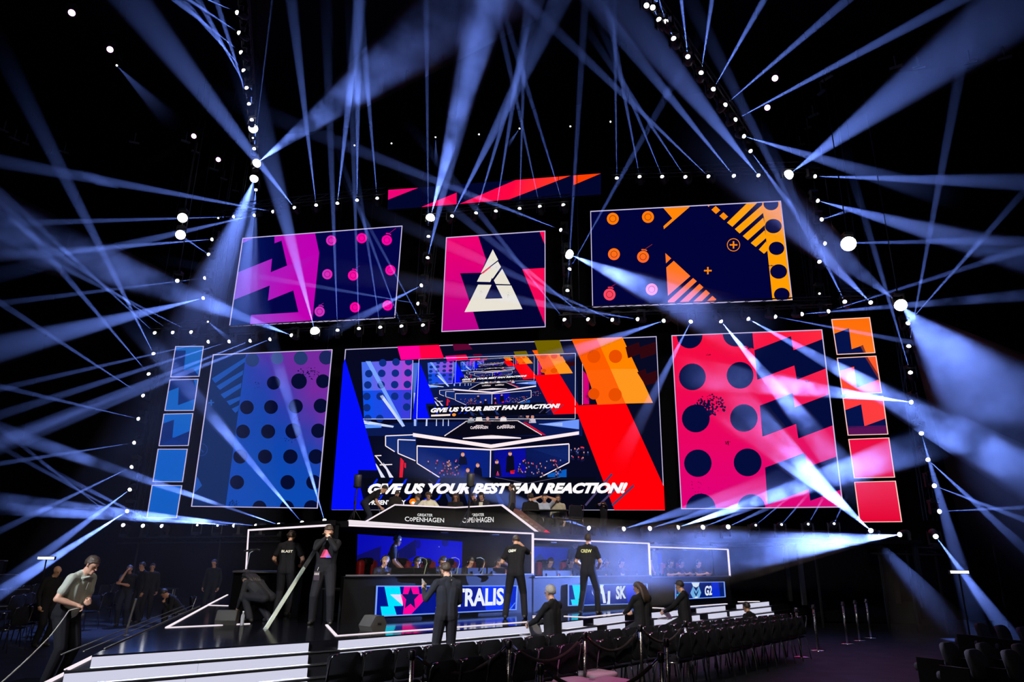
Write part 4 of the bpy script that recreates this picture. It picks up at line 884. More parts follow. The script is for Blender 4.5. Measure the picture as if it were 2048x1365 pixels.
make_row('r', 'in column right of purple panel', 'from the top', [
    (857, 481, 'n', [(852, -40, 18, .6, .8)]), (853.7, 523, 'n', [(960, 80, 60, .75, .8)]), (849, 568, 'n', [(690, 650, 30, .8, .9)]), (844, 609, 'n', [(440, 540, 24, .45, .85)])], onw, 'column of lights right of the purple panel')
make_row('r', 'in column right of emblem panel', 'from the top', [
    (1128.7, 463, 'n', [(600, 255, 46, .65, .8)]), (1131, 505.6, 'b', [(1440, 640, 110, 2.6, .85, S1)]), (1135, 546, 'n', [(1345, 170, 24, .5, .85)]), (1134.4, 590, 'n', [(1172, -20, 26, .5, .8)])], onw, 'column of lights right of the emblem panel')
make_row('r', 'in column right of orange panel', 'from the top', [
    (1628, 399.7, 'n', [(2070, 520, 80, 1.1, .75)]), (1636.5, 441.4, 'n', [(1690, 424, 9, .6, .95)]), (1641, 487.4, 'n', [(1900, 483, 18, .6, .85)]), (1642, 530, 'n', [(1400, 40, 44, .5, .75)]), (1639, 587.5, 's')], onw, 'column of lights right of the orange panel')
make_row('r', 'in column right of red tiles', 'from the top', [
    (1810.7, 653, 'n', [(2020, 415, 20, .6, .8)]), (1816, 701, 'n', [(1930, 90, 34, .55, .75)]), (1823, 753, 'n', [(1720, 405, 22, .55, .85)]), (1830, 806, 'n', [(1460, 758, 66, 6.0, .88, S2)]), (1841, 861, 'n', [(1935, 1190, 50, .8, .75)]), (1850.5, 915, 'n', [(2030, 1080, 28, .8, .8)]), (1861.7, 969.7, 'n', [(2080, 1052, 22, .6, .8)]), (1869.8, 1024, 'n', [(2080, 1014, 16, .5, .85)])], onw, 'column of lights right of the red tiles')
ZL, ZR = wall(510, 353).z, wall(1570, 355).z
make_row('r', 'along left roof truss', 'from the top', [
    (484.6, 29.7, 'n', [(300, -52, 14, .8, .9)]), (487.7, 72, 'n', [(300, -52, 18, .8, .9)]), (491, 112, 'n', [(300, -40, 22, .8, .9)]), (494, 149, 'n', [(350, -20, 20, .8, .9)]), (497.3, 183.5, 'n', [(375, -40, 22, .8, .85)]), (500.4, 216, 'n', [(420, -40, 20, .8, .85)]), (503.5, 246, 'n', [(499, -40, 24, .8, .8)]), (505.8, 276, 's'), (507.9, 303, 'n', [(536, -60, 48, 1.1, .75)]), (509, 330, 'b', [(1000, -40, 190, 1.5, .7, S1)]), (510, 353, 'b', [(395, 640, 110, 1.2, .8), (300, 1240, 520, 2.2, .6, FILL_HAZE)]), (512, 376, 'n', [(490, 640, 70, .7, .8)])], lambda x, y: atz(x, y, ZL), 'lights along the left roof truss')  # widest down-left beam is added: a faint blue fill for the lower left
make_row('r', 'along right roof truss', 'from the top', [
    (1293, 11, 'n'), (1305.5, 15, 'n'), (1323, 49, 'n', [(1306, 16, 6, .6, .98)]), (1334.7, 53, 'n', [(1312, -20, 9, .6, .95)]), (1351, 86, 'n', [(1334, 46, 8, .6, .97)]), (1376.5, 120.7, 'n', [(1358, -40, 14, .8, .85)]), (1401, 154, 'n', [(1430, -40, 18, .8, .85)]), (1422.7, 185.4, 'n', [(1550, -40, 24, .9, .8)]), (1443.6, 215.8, 'n', [(1740, -40, 34, .8, .78)]), (1462.5, 243.8, 'n', [(1990, -40, 46, 1.0, .72)]), (1480.7, 270.6, 'n', [(1800, 365, 52, .9, .8)]), (1497, 296.7, 'n', [(1660, 520, 34, .8, .85)])], lambda x, y: atz(x, y, ZR), 'lights along the right roof truss')
make_row('r', 'high above the banner', 'from the left', [(709, 291, 's'), (783, 287, 's'), (871, 269, 's', [(872, 320, 12, .12, .98)]), (958, 269, 's'), (1042, 253, 's', [(1020, 285, 12, .12, .98)]), (1140.6, 253, 's'), (1221, 243.6, 's')], lambda x, y: wall(x, y, -2.0), 'sparse line of roof lights', drop=True)
make_row('r', 'under left roof', 'from the left', [(143.5, 25.6, 'v'), (220, 99, 'v'), (230.7, 128, 's', [(320, 220, 46, .08, .9)]), (391.7, 270, 'v', [(300, 325, 30, .14, .9)]), (439.5, 317, 'v', [(370, 375, 30, .14, .9)])], lambda x, y: atz(x, y, 20.0), 'violet lights under the left roof', drop=True)
make_row('r', 'under right roof', 'from the left', [(1534.7, 215.4, 'v'), (1550, 156.6, 'v')], lambda x, y: atz(x, y, 19.0), 'violet lights under the right roof', drop=True)
make_row('r', 'facing the hall', 'from the left', [(361, 470, 'b'), (365, 436, 'b'), (354.6, 562, 'n'), (506.5, 257, 'b'), (1697, 488, 'h'), (1798, 607, 'b', [(2080, 905, 330, 1.8, .62, S1), (1560, 420, 110, .35, .85, S1)])], lambda x, y: wall(x, y, 3.2), 'lights that face the hall', drop=True)

# ------------------------------------------------------------------ trusses that carry them
def truss(label, pts, s=.30, n=None):
    a, b_ = pts; d = (b_ - a); L = d.length; u = d.normalized(); w = u.cross(V((0, 0, 1)))
    if w.length < .1: w = WU.copy()
    w.normalize(); v = w.cross(u).normalized()
    t = thing('truss', label, 'truss', a, 0, None); cs = [w * s / 2 * i + v * s / 2 * j for i in (-1, 1) for j in (-1, 1)]
    for c in cs:
        m = MB(); m.tube(c, c + d, .024, n=5); m.build('chord', MBLACK, t)
    m = MB(); k = max(2, int(L / .6))
    for i in range(k):
        p, q_ = u * (L * i / k), u * (L * (i + 1) / k)
        for (x, y) in ((0, 1), (1, 3), (3, 2), (2, 0)): m.tube(p + cs[x], q_ + cs[y], .011, n=3, cap=False)
    m.build('lattice', MBLACK, t)['kind'] = 'stuff'
    if abs(d.z) < L * .5 and a.z > 5:
        for f_ in (.08, .92):
            m = MB(); m.tube(d * f_, d * f_ + V((0, 0, 24 - a.z - d.z * f_)), .012, n=4); m.build('hanger_cable', MBLACK, t)
    return t
tw = lambda x, y, dz=.42: wall(x, y, .55) + V((0, 0, dz))
for lb, p, q_ in (('truss above the left dotted panel', (405, 683), (868, 657)), ('truss above the red dotted panel', (1118, 646), (1664, 625)), ('short truss above the blue tile column', (300, 672), (402, 667)), ('truss above the purple panel', (425, 437), (772, 402)), ('truss under the red banner', (846, 444), (1142, 417)), ('truss above the orange ringed panel', (1220, 365), (1640, 352)), ('short truss above the red tile column', (1680, 609), (1758, 609))):
    truss('black lattice ' + lb + ', hung with lights', (tw(*p), tw(*q_)))
for lb, p, q_ in (('left of the purple panel', (437, 462), (409, 655)), ('left of the blue tiles', (313, 698), (255, 1040)), ('right of the purple panel', (860, 468), (842, 625)), ('right of the emblem panel', (1128, 452), (1135, 602)), ('right of the orange panel', (1626, 388), (1641, 600)), ('right of the red tiles', (1808, 640), (1872, 1040))):
    truss('upright black lattice truss ' + lb, (tw(*p, 0) + WN * -.45, tw(*q_, 0) + WN * -.45))
for lb, p, q_, of in (('low truss under the left floor row of lights', (243, 1056), (660, 1050), .55), ('low truss under the right floor row of lights', (1178, 1061), (1676, 1051), 1.2), ('low truss under the three lights by the red tiles', (1738, 1067), (1878, 1070), 2.0)):
    a_, b_ = wall(*p, of) + V((0, 0, -.5)), wall(*q_, of) + V((0, 0, -.5)); tt_ = truss('black lattice ' + lb, (a_, b_), .2)
    for f_ in (.1, .5, .9):
        m = MB(); c_ = (b_ - a_) * f_; m.tube(c_, V((c_.x, c_.y, -a_.z)), .04, n=6); m.build('leg', MBLACK, tt_)
truss('black roof truss running forward at the left', (atz(480, -30, ZL) + V((0, 0, .45)), atz(513, 390, ZL) + V((0, 0, .45))))
truss('black roof truss running forward at the right', (atz(1270, -30, ZR) + V((0, 0, .45)), atz(1510, 310, ZR) + V((0, 0, .45))))
# pale unlit strip fittings under the roof
STRIP = mat('roof_strip', (.12, .11, .10), .6)
for i, (x, y, w, s) in enumerate([(7, 262, 18, .45), (28, 279, 20, .45), (51, 288, 14, .3), (101, 309, 18, .3), (127.5, 305, 20, .3), (268, 286, 20, .2), (371, 284, 18, .35), (391, 305, 16, .4), (428, 340, 18, .3), (447, 359, 14, .3), (471, 383, 13, .15), (1792, 135, 26, -.3), (1838, 136, 26, -.25), (1941, 124, 28, -.2), (2010, 117, 28, -.3), (1654, 158, 22, -.6), (1643, 186, 14, -.8), (1627, 232, 20, -.45), (1616, 257, 12, -.5), (1601, 292, 18, -.4)]):
    p = atz(x, y, 20.5); k = 1 / pxm(p); q = atz(x + w * .5, y + w * .5 * s, 20.5); q0 = atz(x - w * .5, y - w * .5 * s, 20.5)
    b = MB(); d = (q - q0); nn = d.normalized().cross(V((0, 0, 1))) * .07; o_ = [q0 - nn - p, q - nn - p, q + nn - p, q0 + nn - p]; b.prism(o_, V((0, 0, .05)))
    b.box((0, 0, .3), (.04, .04, .5))
    t = b.build('roof_strip', STRIP); t.location = p; tag(t, f"unlit pale strip fitting under the roof, {ORD[i if i < 11 else i - 11]} from the {'outer edge' if i < 11 else 'top'} at the {'left' if i < 11 else 'right'}", 'fitting', 'unlit strips under the roof')

# ------------------------------------------------------------------ stacking chairs
def rounded_panel(w, h, t, r, bend=0.0, n=4):
    """upright padded panel in x-z, thickness along y, corners rounded, hollowed by bend"""
    out = []
    for (cx, cz, a0) in ((w / 2 - r, h / 2 - r, 0), (-w / 2 + r, h / 2 - r, pi / 2), (-w / 2 + r, -h / 2 + r, pi), (w / 2 - r, -h / 2 + r, 1.5 * pi)):
        for k in range(n + 1):
            a = a0 + pi / 2 * k / n; out.append((cx + r * cos(a), cz + r * sin(a)))
    N = len(out); vs = []; fs = []
    f = lambda x: bend * (x / (w / 2)) ** 2
    rings = [(.94, -t / 2), (1.0, -t / 4), (1.0, t / 4), (.94, t / 2)]
    for k, y in rings:
        for (x, z) in out: vs.append((x * k, y + f(x), z * k))
    for i in range(3):
        for k in range(N): a = i * N + k; b = i * N + (k + 1) % N; fs.append((a, b, b + N, a + N))
    for (y, base, rev) in ((-t / 2, 0, False), (t / 2, 3 * N, True)):
        c = len(vs); vs.append((0, y, 0))
        for k in range(N):
            tri = (c, base + (k + 1) % N, base + k); fs.append(tri[::-1] if rev else tri)
    return vs, fs
vsb, fsb = rounded_panel(.45, .36, .035, .07, .03)
b = MB(); R_ = Matrix.Rotation(radians(-10), 3, 'X'); b.add([R_ @ V(v) + V((0, -.215, .68)) for v in vsb], fsb); CH_BACK = b.mesh('backrest', PADM, True)
vsb, fsb = rounded_panel(.44, .42, .04, .07, .012)
b = MB(); R_ = Matrix.Rotation(radians(-90), 3, 'X'); b.add([R_ @ V(v) + V((0, .02, .45)) for v in vsb], fsb); CH_SEAT = b.mesh('seat', PADM, True)
CH_LEGS = []
for s in (-1, 1):
    b = MB(); b.path([(s * .235, -.26, 0), (s * .235, -.20, .42), (s * .235, -.20, .55), (s * .233, -.255, .80), (s * .215, -.265, .845), (s * .15, -.262, .855)], .011, 6); CH_LEGS.append(b.mesh('leg', CHROME, True))
    b = MB(); b.path([(s * .235, .24, 0), (s * .235, .20, .40), (s * .235, .17, .435), (s * .235, -.19, .435)], .011, 6); CH_LEGS.append(b.mesh('leg', CHROME, True))
b = MB(); b.tube((-.235, .10, .425), (.235, .10, .425), .009, n=5); b.tube((-.235, -.14, .425), (.235, -.14, .425), .009, n=5); CH_BAR = b.mesh('crossbar', CHROME)
def chair(p, rz, label, group):
    t = thing('stacking_chair', label, 'chair', p, rz, group)
    link('seat', CH_SEAT, t); link('backrest', CH_BACK, t); link('crossbar', CH_BAR, t)
    for m in CH_LEGS: link('leg', m, t)
    return t
def chair_row(a, b_, n, name, rz=None, order='from the left end', cut=None, step=None):
    a, b_ = flat(a), flat(b_); d = (b_ - a).normalized(); L = (b_ - a).length; s = step or L / max(1, n - 1)
    ang = atan2(d.y, d.x) if rz is None else rz
    for i in range(n):
        chair(a + d * s * i, ang, f'black padded chrome chair, {ORD[i] if i < 25 else str(i + 1) + "th"} {order} of {name}', 'chairs of ' + name)
CT = .855
ra0 = atz(697, 1308, CT); ra1 = atz(1339, 1250, CT)
rb0 = atz(890, 1324, CT); rb1 = atz(1240, 1276, CT)
dirr = (flat(ra1) - flat(ra0)).normalized(); back_off = V((-dirr.y, dirr.x, 0)) * .25     # tops sit behind the seat centre
chair_row(ra0 + back_off, ra1 + back_off, 25, 'the front row by the steps', step=.455)
dirb = (flat(rb1) - flat(rb0)).normalized()
chair_row(rb0 + back_off, rb0 + back_off + dirb * 11, 22, 'the second row', step=.46)
rc0 = atz(1372, 1268, CT); chair_row(rc0 + back_off, rc0 + back_off + dirb * 6, 12, 'the third row at the right', step=.47)
for nm, p, q, n in (('the left block, nearest row', (8, 1304), (96, 1264), 5), ('the left block, second row', (6, 1262), (78, 1240), 5), ('the left block, third row', (4, 1232), (120, 1204), 6), ('the pale boards row', (165, 1260), (242, 1234), 4), ('the row behind the pale boards', (192, 1222), (262, 1206), 4)):
    A, B = atz(*p, 0), atz(*q, 0); chair_row(A, B, n, nm, rz=atan2((B - A).y, (B - A).x) - .5)
# low upholstered stools under violet light
b = MB(); vq, fq = rounded_panel(.50, .44, .07, .10, 0); R_ = Matrix.Rotation(radians(-90), 3, 'X'); b.add([R_ @ V(v) + V((0, 0, .44)) for v in vq], fq); ST_TOP = b.mesh('cushion', mat('pale_upholstery', (.42, .36, .42), .7, bump=.2, scale=90), True)
ST_LEG = []
for x in (-.2, .2):
    for y in (-.17, .17):
        b = MB(); b.tube((x, y, 0), (x, y, .41), .012, n=6); ST_LEG.append(b.mesh('leg', CHROME))
stools = [((1193, 1345), 'farthest'), ((1149, 1361), 'left'), ((1218, 1361), 'right'), ((1102, 1372), 'leftmost, half out of view')]
for (x, y), nm in stools:
    t = thing('stool', f'pale cushioned stool in violet light, {nm} of the cluster', 'stool', flat(atz(x, y, .47)), .75, 'stools in violet light'); link('cushion', ST_TOP, t)
    for m in ST_LEG: link('leg', m, t)
def down_spot(name, loc, target, size, power, color):
    d = bpy.data.lights.new(name, 'SPOT'); d.spot_size = radians(size); d.spot_blend = .8; d.energy = power; d.color = color; d.shadow_soft_size = .1
    o = bpy.data.objects.new(name, d); COL.objects.link(o); o.location = loc; o.rotation_euler = (V(loc) - V(target)).to_track_quat('Z', 'Y').to_euler(); return o
sp = flat(atz(1180, 1356, .47)); down_spot('violet_wash', sp + V((1.5, -1, 8)), sp, 13, 900, (1.0, .04, .50))
sp = flat(atz(1380, 1330, 0)); down_spot('blue_violet_wash', sp + V((1, 2, 9)), sp, 30, 9, (.35, .10, 1.0))
sp = flat(atz(1035, 1290, .6)); down_spot('back_light', sp + V((2.5, 7, 7)), sp, 12, 1800, (.45, .6, 1))

# ------------------------------------------------------------------ rope barrier
def rope_post(p, label):
    t = thing('rope_barrier_post', label, 'barrier post', p, 0, 'rope barrier posts')
    b = MB(); b.lathe([(.16, 0), (.16, .012), (.14, .025), (.05, .04)], 18); b.build('base', CHROME, t, True)
    b = MB(); b.tube((0, 0, .03), (0, 0, .93), .026, n=12); b.build('post', mat('brushed_steel', (.38, .34, .33), .28, metal=1.0), t, True)
    b = MB(); b.lathe([(.030, .90), (.036, .91), (.036, .985), (.028, 1.0), (.006, 1.003)], 14); b.tube((.036, 0, .93), (.06, 0, .93), .008, n=5); b.tube((-.036, 0, .93), (-.06, 0, .93), .008, n=5); b.build('cap', mat('dark_steel', (.12, .11, .12), .3, metal=1.0), t, True)
    return t
PP = [(824.6, 1300, 'left of all, before the second chair row'), (1017.8, 1280, 'in front of the lit chair backs'), (1080.7, 1327, 'short in view at the bottom edge near the stools'), (1169, 1264, 'slim, left of the stools'), (1280, 1250, 'slim and tall, right of the stools'), (1370.5, 1242, 'with a red glint on its base'), (1332, 1277, 'behind a nearer post, third row end'), (1321, 1305, 'bright topped, near the bottom middle'), (1592, 1216, 'far, beside a lit step'), (1626, 1210, 'far, second beyond the lit steps'), (1684.6, 1204, 'far, third beyond the lit steps'), (1709, 1201, 'far, fourth beyond the lit steps'), (1731.5, 1198.5, 'farthest, beyond the lit steps')]
PO = []
for x, y, nm in PP:
    p = flat(atz(x, y, 1.003)); PO.append(p); rope_post(p, 'chrome rope barrier post, ' + nm)
def rope(i, j, label):
    a, c = PO[i] + V((0, 0, .93)), PO[j] + V((0, 0, .93)); pts = []
    sag = .14 + .06 * (c - a).length
    d = (c - a); d.z = 0; d.normalize(); a = a + d * .06; c = c - d * .06
    for k in range(17):
        s = k / 16; p = a.lerp(c, s); p.z -= sag * 4 * s * (1 - s); pts.append(p)
    o = a.copy(); t = thing('barrier_rope', label, 'rope', o, 0, 'barrier ropes')
    b = MB(); b.path([p - o for p in pts[1:-1]], .021, 7); b.build('rope', mat('dark_velvet', (.012, .004, .006), .9, bump=.4, scale=60), t, True)
    b = MB(); b.path([p - o for p in pts[:2]], .014, 6); b.build('hook', CHROME, t); b = MB(); b.path([p - o for p in pts[-2:]], .014, 6); b.build('hook', CHROME, t)
rope(0, 1, 'dark rope hanging between the two nearest posts before the chairs'); rope(1, 3, 'dark rope from the lit chair backs to the slim post'); rope(3, 4, 'dark rope between the slim posts behind the stools'); rope(4, 5, 'dark rope reaching the post with the red glint'); rope(2, 7, 'dark rope low along the bottom edge beside the stools')

# ------------------------------------------------------------------ rounded arena seats at the lower right
b = MB(); vq, fq = rounded_panel(.48, .42, .09, .16, -.04); R_ = Matrix.Rotation(radians(-12), 3, 'X'); b.add([R_ @ V(v) + V((0, -.18, .55)) for v in vq], fq); SEAT_B = b.mesh('backrest', mat('arena_cloth', (.035, .03, .04), .75, bump=.3, scale=80), True)
b = MB(); vq, fq = rounded_panel(.48, .46, .11, .08, 0); R_ = Matrix.Rotation(radians(-90), 3, 'X'); b.add([R_ @ V(v) + V((0, .08, .36)) for v in vq], fq); SEAT_S = b.mesh('seat', MATS['arena_cloth'], True)
b = MB(); b.box((-.28, 0, .26), (.05, .4, .52)); SEAT_A = b.mesh('armrest', PLASTIC); b = MB(); b.box((0, -.05, .18), (.12, .3, .36)); SEAT_F = b.mesh('foot', MBLACK)
for x, y, nm in ((1870.6, 1284, 'left of the middle row'), (1941.5, 1285, 'middle of the middle row'), (2012, 1287, 'right end of the middle row'), (1919, 1298, 'left of the near row'), (1990, 1299, 'right of the near row'), (1941.5, 1246, 'left of the far row'), (1981.6, 1250, 'second of the far row'), (2024, 1254, 'third of the far row')):
    t = thing('arena_seat', f'dark rounded arena seat with lit rim, {nm}, lower right', 'seat', flat(atz(x, y, .75)), .62, 'rounded arena seats')
    for n_, m_ in (('backrest', SEAT_B), ('seat', SEAT_S), ('armrest', SEAT_A), ('foot', SEAT_F)): link(n_, m_, t)

sp = V((7.0, 10.3, .7)); down_spot('seat_back_light', V((3.5, 20, 6.5)), sp, 16, 2600, (.55, .62, 1)); down_spot('chair_back_light', V((-3, 19, 8)), V((3, 13.5, .8)), 34, 2200, (.8, .85, 1))
# ------------------------------------------------------------------ things on the stage
def wedge(x, y, label, rz):
    Q = .62
    t = thing('stage_monitor', label, 'loudspeaker', atz(x, y, SZ), rz, None)
    t.scale = (Q, Q, Q); prof = [(0, 0), (.44, 0), (.50, .12), (.30, .40), (.08, .40), (-.04, .2)]
    b = MB(); b.prism([V((-.29, p[0] - .22, p[1])) for p in prof], V((.58, 0, 0))); b.build('cabinet', GREYM, t)
    b = MB(); b.prism([V((-.27, .285, .13)), V((.27, .285, .13)), V((.27, .10, .39)), V((-.27, .10, .39))], V((0, .012, .009))); b.build('grille', mat('grille', (.025, .024, .022), .7, bump=.6, scale=200), t)
    b = MB(); b.box((-.295, 0, .2), (.012, .12, .05)); b.build('handle', MBLACK, t)
    return t
wedge(745, 1262, 'dark wedge stage monitor at the foot of the nearest booth', 2.4)
wedge(453, 1250, 'grey wedge stage monitor by the light line, left of the crouching man', 3.3)
t = thing('water_bottle', 'clear plastic water bottle standing on the stage beside the monitor', 'bottle', atz(483.5, 1252, SZ)); PET = mat('bottle_plastic', (.5, .52, .55), .12, spec=.8); PET.node_tree.nodes['Principled BSDF'].inputs['Transmission Weight'].default_value = .6
b = MB(); b.lathe([(.034, 0), (.036, .02), (.033, .08), (.036, .12), (.034, .17), (.014, .21), (.013, .225)], 12); b.build('body', PET, t, True); b = MB(); b.tube((0, 0, .225), (0, 0, .245), .015, n=10); b.build('cap', mat('white_cap', (.6, .6, .6), .4), t)
def studio_lamp(x, y0, y1, Y, label):
    p0 = aty(x, y1, Y); h = aty(x + 5, y0, Y).z - DKZ; o = V((p0.x, p0.y, DKZ)); t = thing('studio_lamp', label, 'lamp', o)
    b = MB(); b.tube((0, 0, .3), (.02, 0, h - .32), .022, n=8); b.tube((.01, 0, h * .45), (.01, 0, h * .52), .035, n=8); b.build('pole', MBLACK, t)
    for k in range(3):
        b = MB(); a = k * 2.1 + .4; b.tube((0, 0, .55), (.38 * cos(a), .38 * sin(a), .01), .013, n=5); b.build('leg', MBLACK, t)
    b = MB(); b.lathe([(.06, h - .36), (.10, h - .34), (.105, h - .05), (.10, h)], 14, (.03, 0, 0)); b.build('housing', mat('lamp_grey', (.03, .032, .04), .5), t, True)
    b = MB(); b.lathe([(.115, h - .34), (.115, h - .30)], 14, (.03, 0, 0)); b.build('ring', MBLACK, t); return t
studio_lamp(707, 950, 1040, 19.2, 'black cylindrical lamp on a tripod at the left end of the caster deck')
studio_lamp(936, 948, 1055, 18.6, 'black cylindrical lamp on a pole before the middle of the caster desk')
# players' desk gear
def monitor(x, y, w, off, label, up_=0):
    p = booth(x, y, off); zd = BOOTHS[0]['zd'] - .25 if x < 1064 else (BOOTHS[1]['zd'] - .25 if x < 1296 else BOOTHS[2]['zd'] - .25)
    t = thing('monitor', label, 'monitor', V((p.x, p.y, zd)), GDIR, 'monitors on the players desks')
    b = MB(); b.box((0, 0, .005), (.24, .2, .01)); b.build('base', PLASTIC, t); b = MB(); b.tube((0, 0, .01), (0, 0, .13), .02, n=8); b.build('stem', PLASTIC, t)
    b = MB(); b.box((0, .0, .24), (.56, .035, .33)); b.box((0, -.025, .24), (.30, .03, .18)); b.build('housing', PLASTIC, t); b = MB(); b.box((0, .02, .24), (.53, .006, .30)); b.build('display', mat('display_glass', (.01, .012, .02), .15), t); return t
for i, x in enumerate((805, 850, 902, 953, 992)): monitor(x, 1150, .5, -.35, f'black gaming monitor seen from behind, {ORD[i]} along the nearest booth desk')
for i, x in enumerate((1100, 1126, 1160, 1196, 1228, 1262)): monitor(x, 1152, .5, -.35, f'black gaming monitor seen from behind, {ORD[i]} along the middle booth desk')
REDP = mat('red_vinyl', (.45, .012, .02), .45)
def game_chair(x, y, off, label, k=0):
    p = booth(x, y, off); t = thing('gaming_chair', label, 'chair', V((p.x, p.y, SZ)), GDIR + pi + k, 'gaming chairs in the booths')
    b = MB(); vq, fq = rounded_panel(.50, .74, .10, .12, -.05); b.add([V(v) + V((0, -.26, .82)) for v in vq], fq); b.build('backrest', PLASTIC, t, True)
    for s in (-1, 1):
        b = MB(); vq, fq = rounded_panel(.17, .36, .13, .05, 0); b.add([V(v) + V((s * .19, -.255, .96)) for v in vq], fq); b.build('side_panel', REDP, t, True)
    b = MB(); vq, fq = rounded_panel(.26, .16, .09, .05, 0); b.add([V(v) + V((0, -.22, 1.12)) for v in vq], fq); b.build('head_cushion', PLASTIC, t, True)
    b = MB(); vq, fq = rounded_panel(.52, .50, .10, .08, 0); R_ = Matrix.Rotation(radians(-90), 3, 'X'); b.add([R_ @ V(v) + V((0, 0, .46)) for v in vq], fq); b.build('seat', PLASTIC, t, True)
    b = MB(); b.tube((0, 0, .1), (0, 0, .42), .03, n=8)
    for q in range(5): b.tube((0, 0, .1), (.3 * cos(q * 1.257), .3 * sin(q * 1.257), .05), .022, n=5)
    b.build('foot', MBLACK, t); return t
for i, (x, k) in enumerate(((748, .2), (808, -.2), (862, 0), (912, .2), (968, 0))): game_chair(x, 1140, -1.55, f'black and red gaming chair, {ORD[i]} in the nearest booth', k)
for i, (x, k) in enumerate(((1100, .1), (1148, 0), (1184, .1), (1220, 0), (1255, 0))): game_chair(x, 1146, -1.5, f'black and red gaming chair, {ORD[i]} in the middle booth', k)
for i, (x, k) in enumerate(((1345, 0), (1377, .1), (1402, 0))): game_chair(x, 1146, -1.5, f'black and red gaming chair, {ORD[i]} in the farthest booth', k)
CABM = mat('pale_green_cable', (.16, .20, .11), .5)
for i, (x, x2) in enumerate(((838, 850), (905, 915), (955, 965))):
    o = booth(x2 - 6, 1150, -.3); o.z = BOOTHS[0]['zd'] - .25
    P = [booth(a, c, -.3) - o for a, c in ((x2 - 12, 1117), (x2 - 4, 1116), (x2 + 3, 1120), (x2 + 4, 1128), (x2 + 1, 1137), (x2 - 6, 1148))]
    P[-1] = V((P[-1].x, P[-1].y, .004)); t = thing('cable_arm', f'thin arched mouse cable arm, {ORD[i]} along the nearest desk', 'cable', o, 0, 'cable arms on the nearest desk'); b = MB(); b.path(P, .010, 5); b.build('arm', CABM, t); b = MB(); b.lathe([(.05, 0), (.045, .015)], 10, P[-1]); b.build('foot', PLASTIC, t)
# microphone arm on the end booth
p = booth(493, 1142, -.1); t = thing('microphone_stand', 'small desk microphone arm on the end booth desk', 'microphone', p); b = MB(); b.lathe([(.07, 0), (.06, .02)], 12); b.build('base', MBLACK, t); b = MB(); b.path([(0, 0, .02), (.02, 0, .30), (.10, 0, .36)], .01, 5); b.build('arm', mat('silver_tube', (.5, .5, .52), .3, metal=1), t); b = MB(); b.path([(-.09, 0, .33), (.14, 0, .37), (.2, 0, .35)], .02, 6); b.build('microphone', MBLACK, t)
# chrome chair frame on the caster deck
p = aty(1146, 1068, 21.0); t = thing('deck_chair', 'chrome framed chair standing empty at the right of the caster desk', 'chair', V((p.x, p.y, DKZ)), .4)
link('seat', CH_SEAT, t); link('backrest', CH_BACK, t); link('crossbar', CH_BAR, t)
for m in CH_LEGS: link('leg', m, t)
# table of the two casters at the right
p = aty(1098, 1026, 21.6); t = thing('side_table', 'narrow dark table before the two seated casters', 'table', V((p.x, p.y, DKZ)), -.15)
b = MB(); b.box((0, 0, .74), (1.5, .5, .03)); b.build('table_top', PLASTIC, t)
for x in (-.7, .7):
    b = MB(); b.tube((x, 0, 0), (x, 0, .73), .02, n=6); b.build('leg', MBLACK, t)
# laptops on the laps in the audience
def laptop(p, rz, label, tilt=.35):
    t = thing('laptop', label, 'laptop', p, rz); b = MB(); b.box((0, 0, .009), (.34, .24, .018)); b.build('base', mat('laptop_grey', (.30, .30, .31), .4, metal=.6), t)
    b = MB(); R_ = Matrix.Rotation(-tilt, 3, 'X'); b.box(V((0, .12, .018)) + R_ @ V((0, 0, .12)), (.34, .010, .24), R_); b.build('lid', MATS['laptop_grey'], t)
    b = MB(); b.box((0, -.02, .02), (.29, .12, .004)); b.build('keyboard', PLASTIC, t); return t
# banner at the far right and lit flood panels at the sides
p = atz(2018, 1256, 0); t = thing('hanging_banner', 'tall narrow pale printed banner seen edge-on at the right', 'banner', p, .9)
hb = CZ + (1118 - 1060) / pxm(p)
b = MB(); b.tube((0, 0, 0), (0, 0, hb), .02, n=6); b.build('pole', MBLACK, t)
b = MB(); n_ = 8
for i in range(n_):
    z0, z1 = .5 + (hb - .5) * i / n_, .5 + (hb - .5) * (i + 1) / n_; y0, y1 = .02 * sin(i * 1.3), .02 * sin((i + 1) * 1.3); b.prism([V((.02, y0, z0)), V((.16, y0 + .02, z0)), V((.16, y1 + .02, z1)), V((.02, y1, z1))], V((0, .004, 0)))
b.build('cloth', mat('banner_cloth', (.12, .10, .12), .8, scale=12), t)
for x, y, Y, nm in ((92, 1117, 19, 'left'), (1919, 1145, 17, 'right')):
    p = aty(x, y, Y); t = thing('flood_strip', f'thin bright horizontal lamp bar on a stand at the far {nm}', 'lamp', V((p.x, p.y, 0)), 0)
    b = MB(); b.box((0, .03, p.z), (.46, .06, .09)); b.build('housing', MBLACK, t); b = MB(); b.box((0, -.005, p.z), (.42, .02, .055)); b.build('lamp_face', LENS, t)
    b = MB(); b.tube((0, .03, 0), (0, .03, p.z), .02, n=6); b.build('pole', MBLACK, t)
    for k in range(3):
        b = MB(); b.tube((0, .03, .4), (.35 * cos(k * 2.1), .03 + .35 * sin(k * 2.1), 0), .012, n=5); b.build('leg', MBLACK, t)
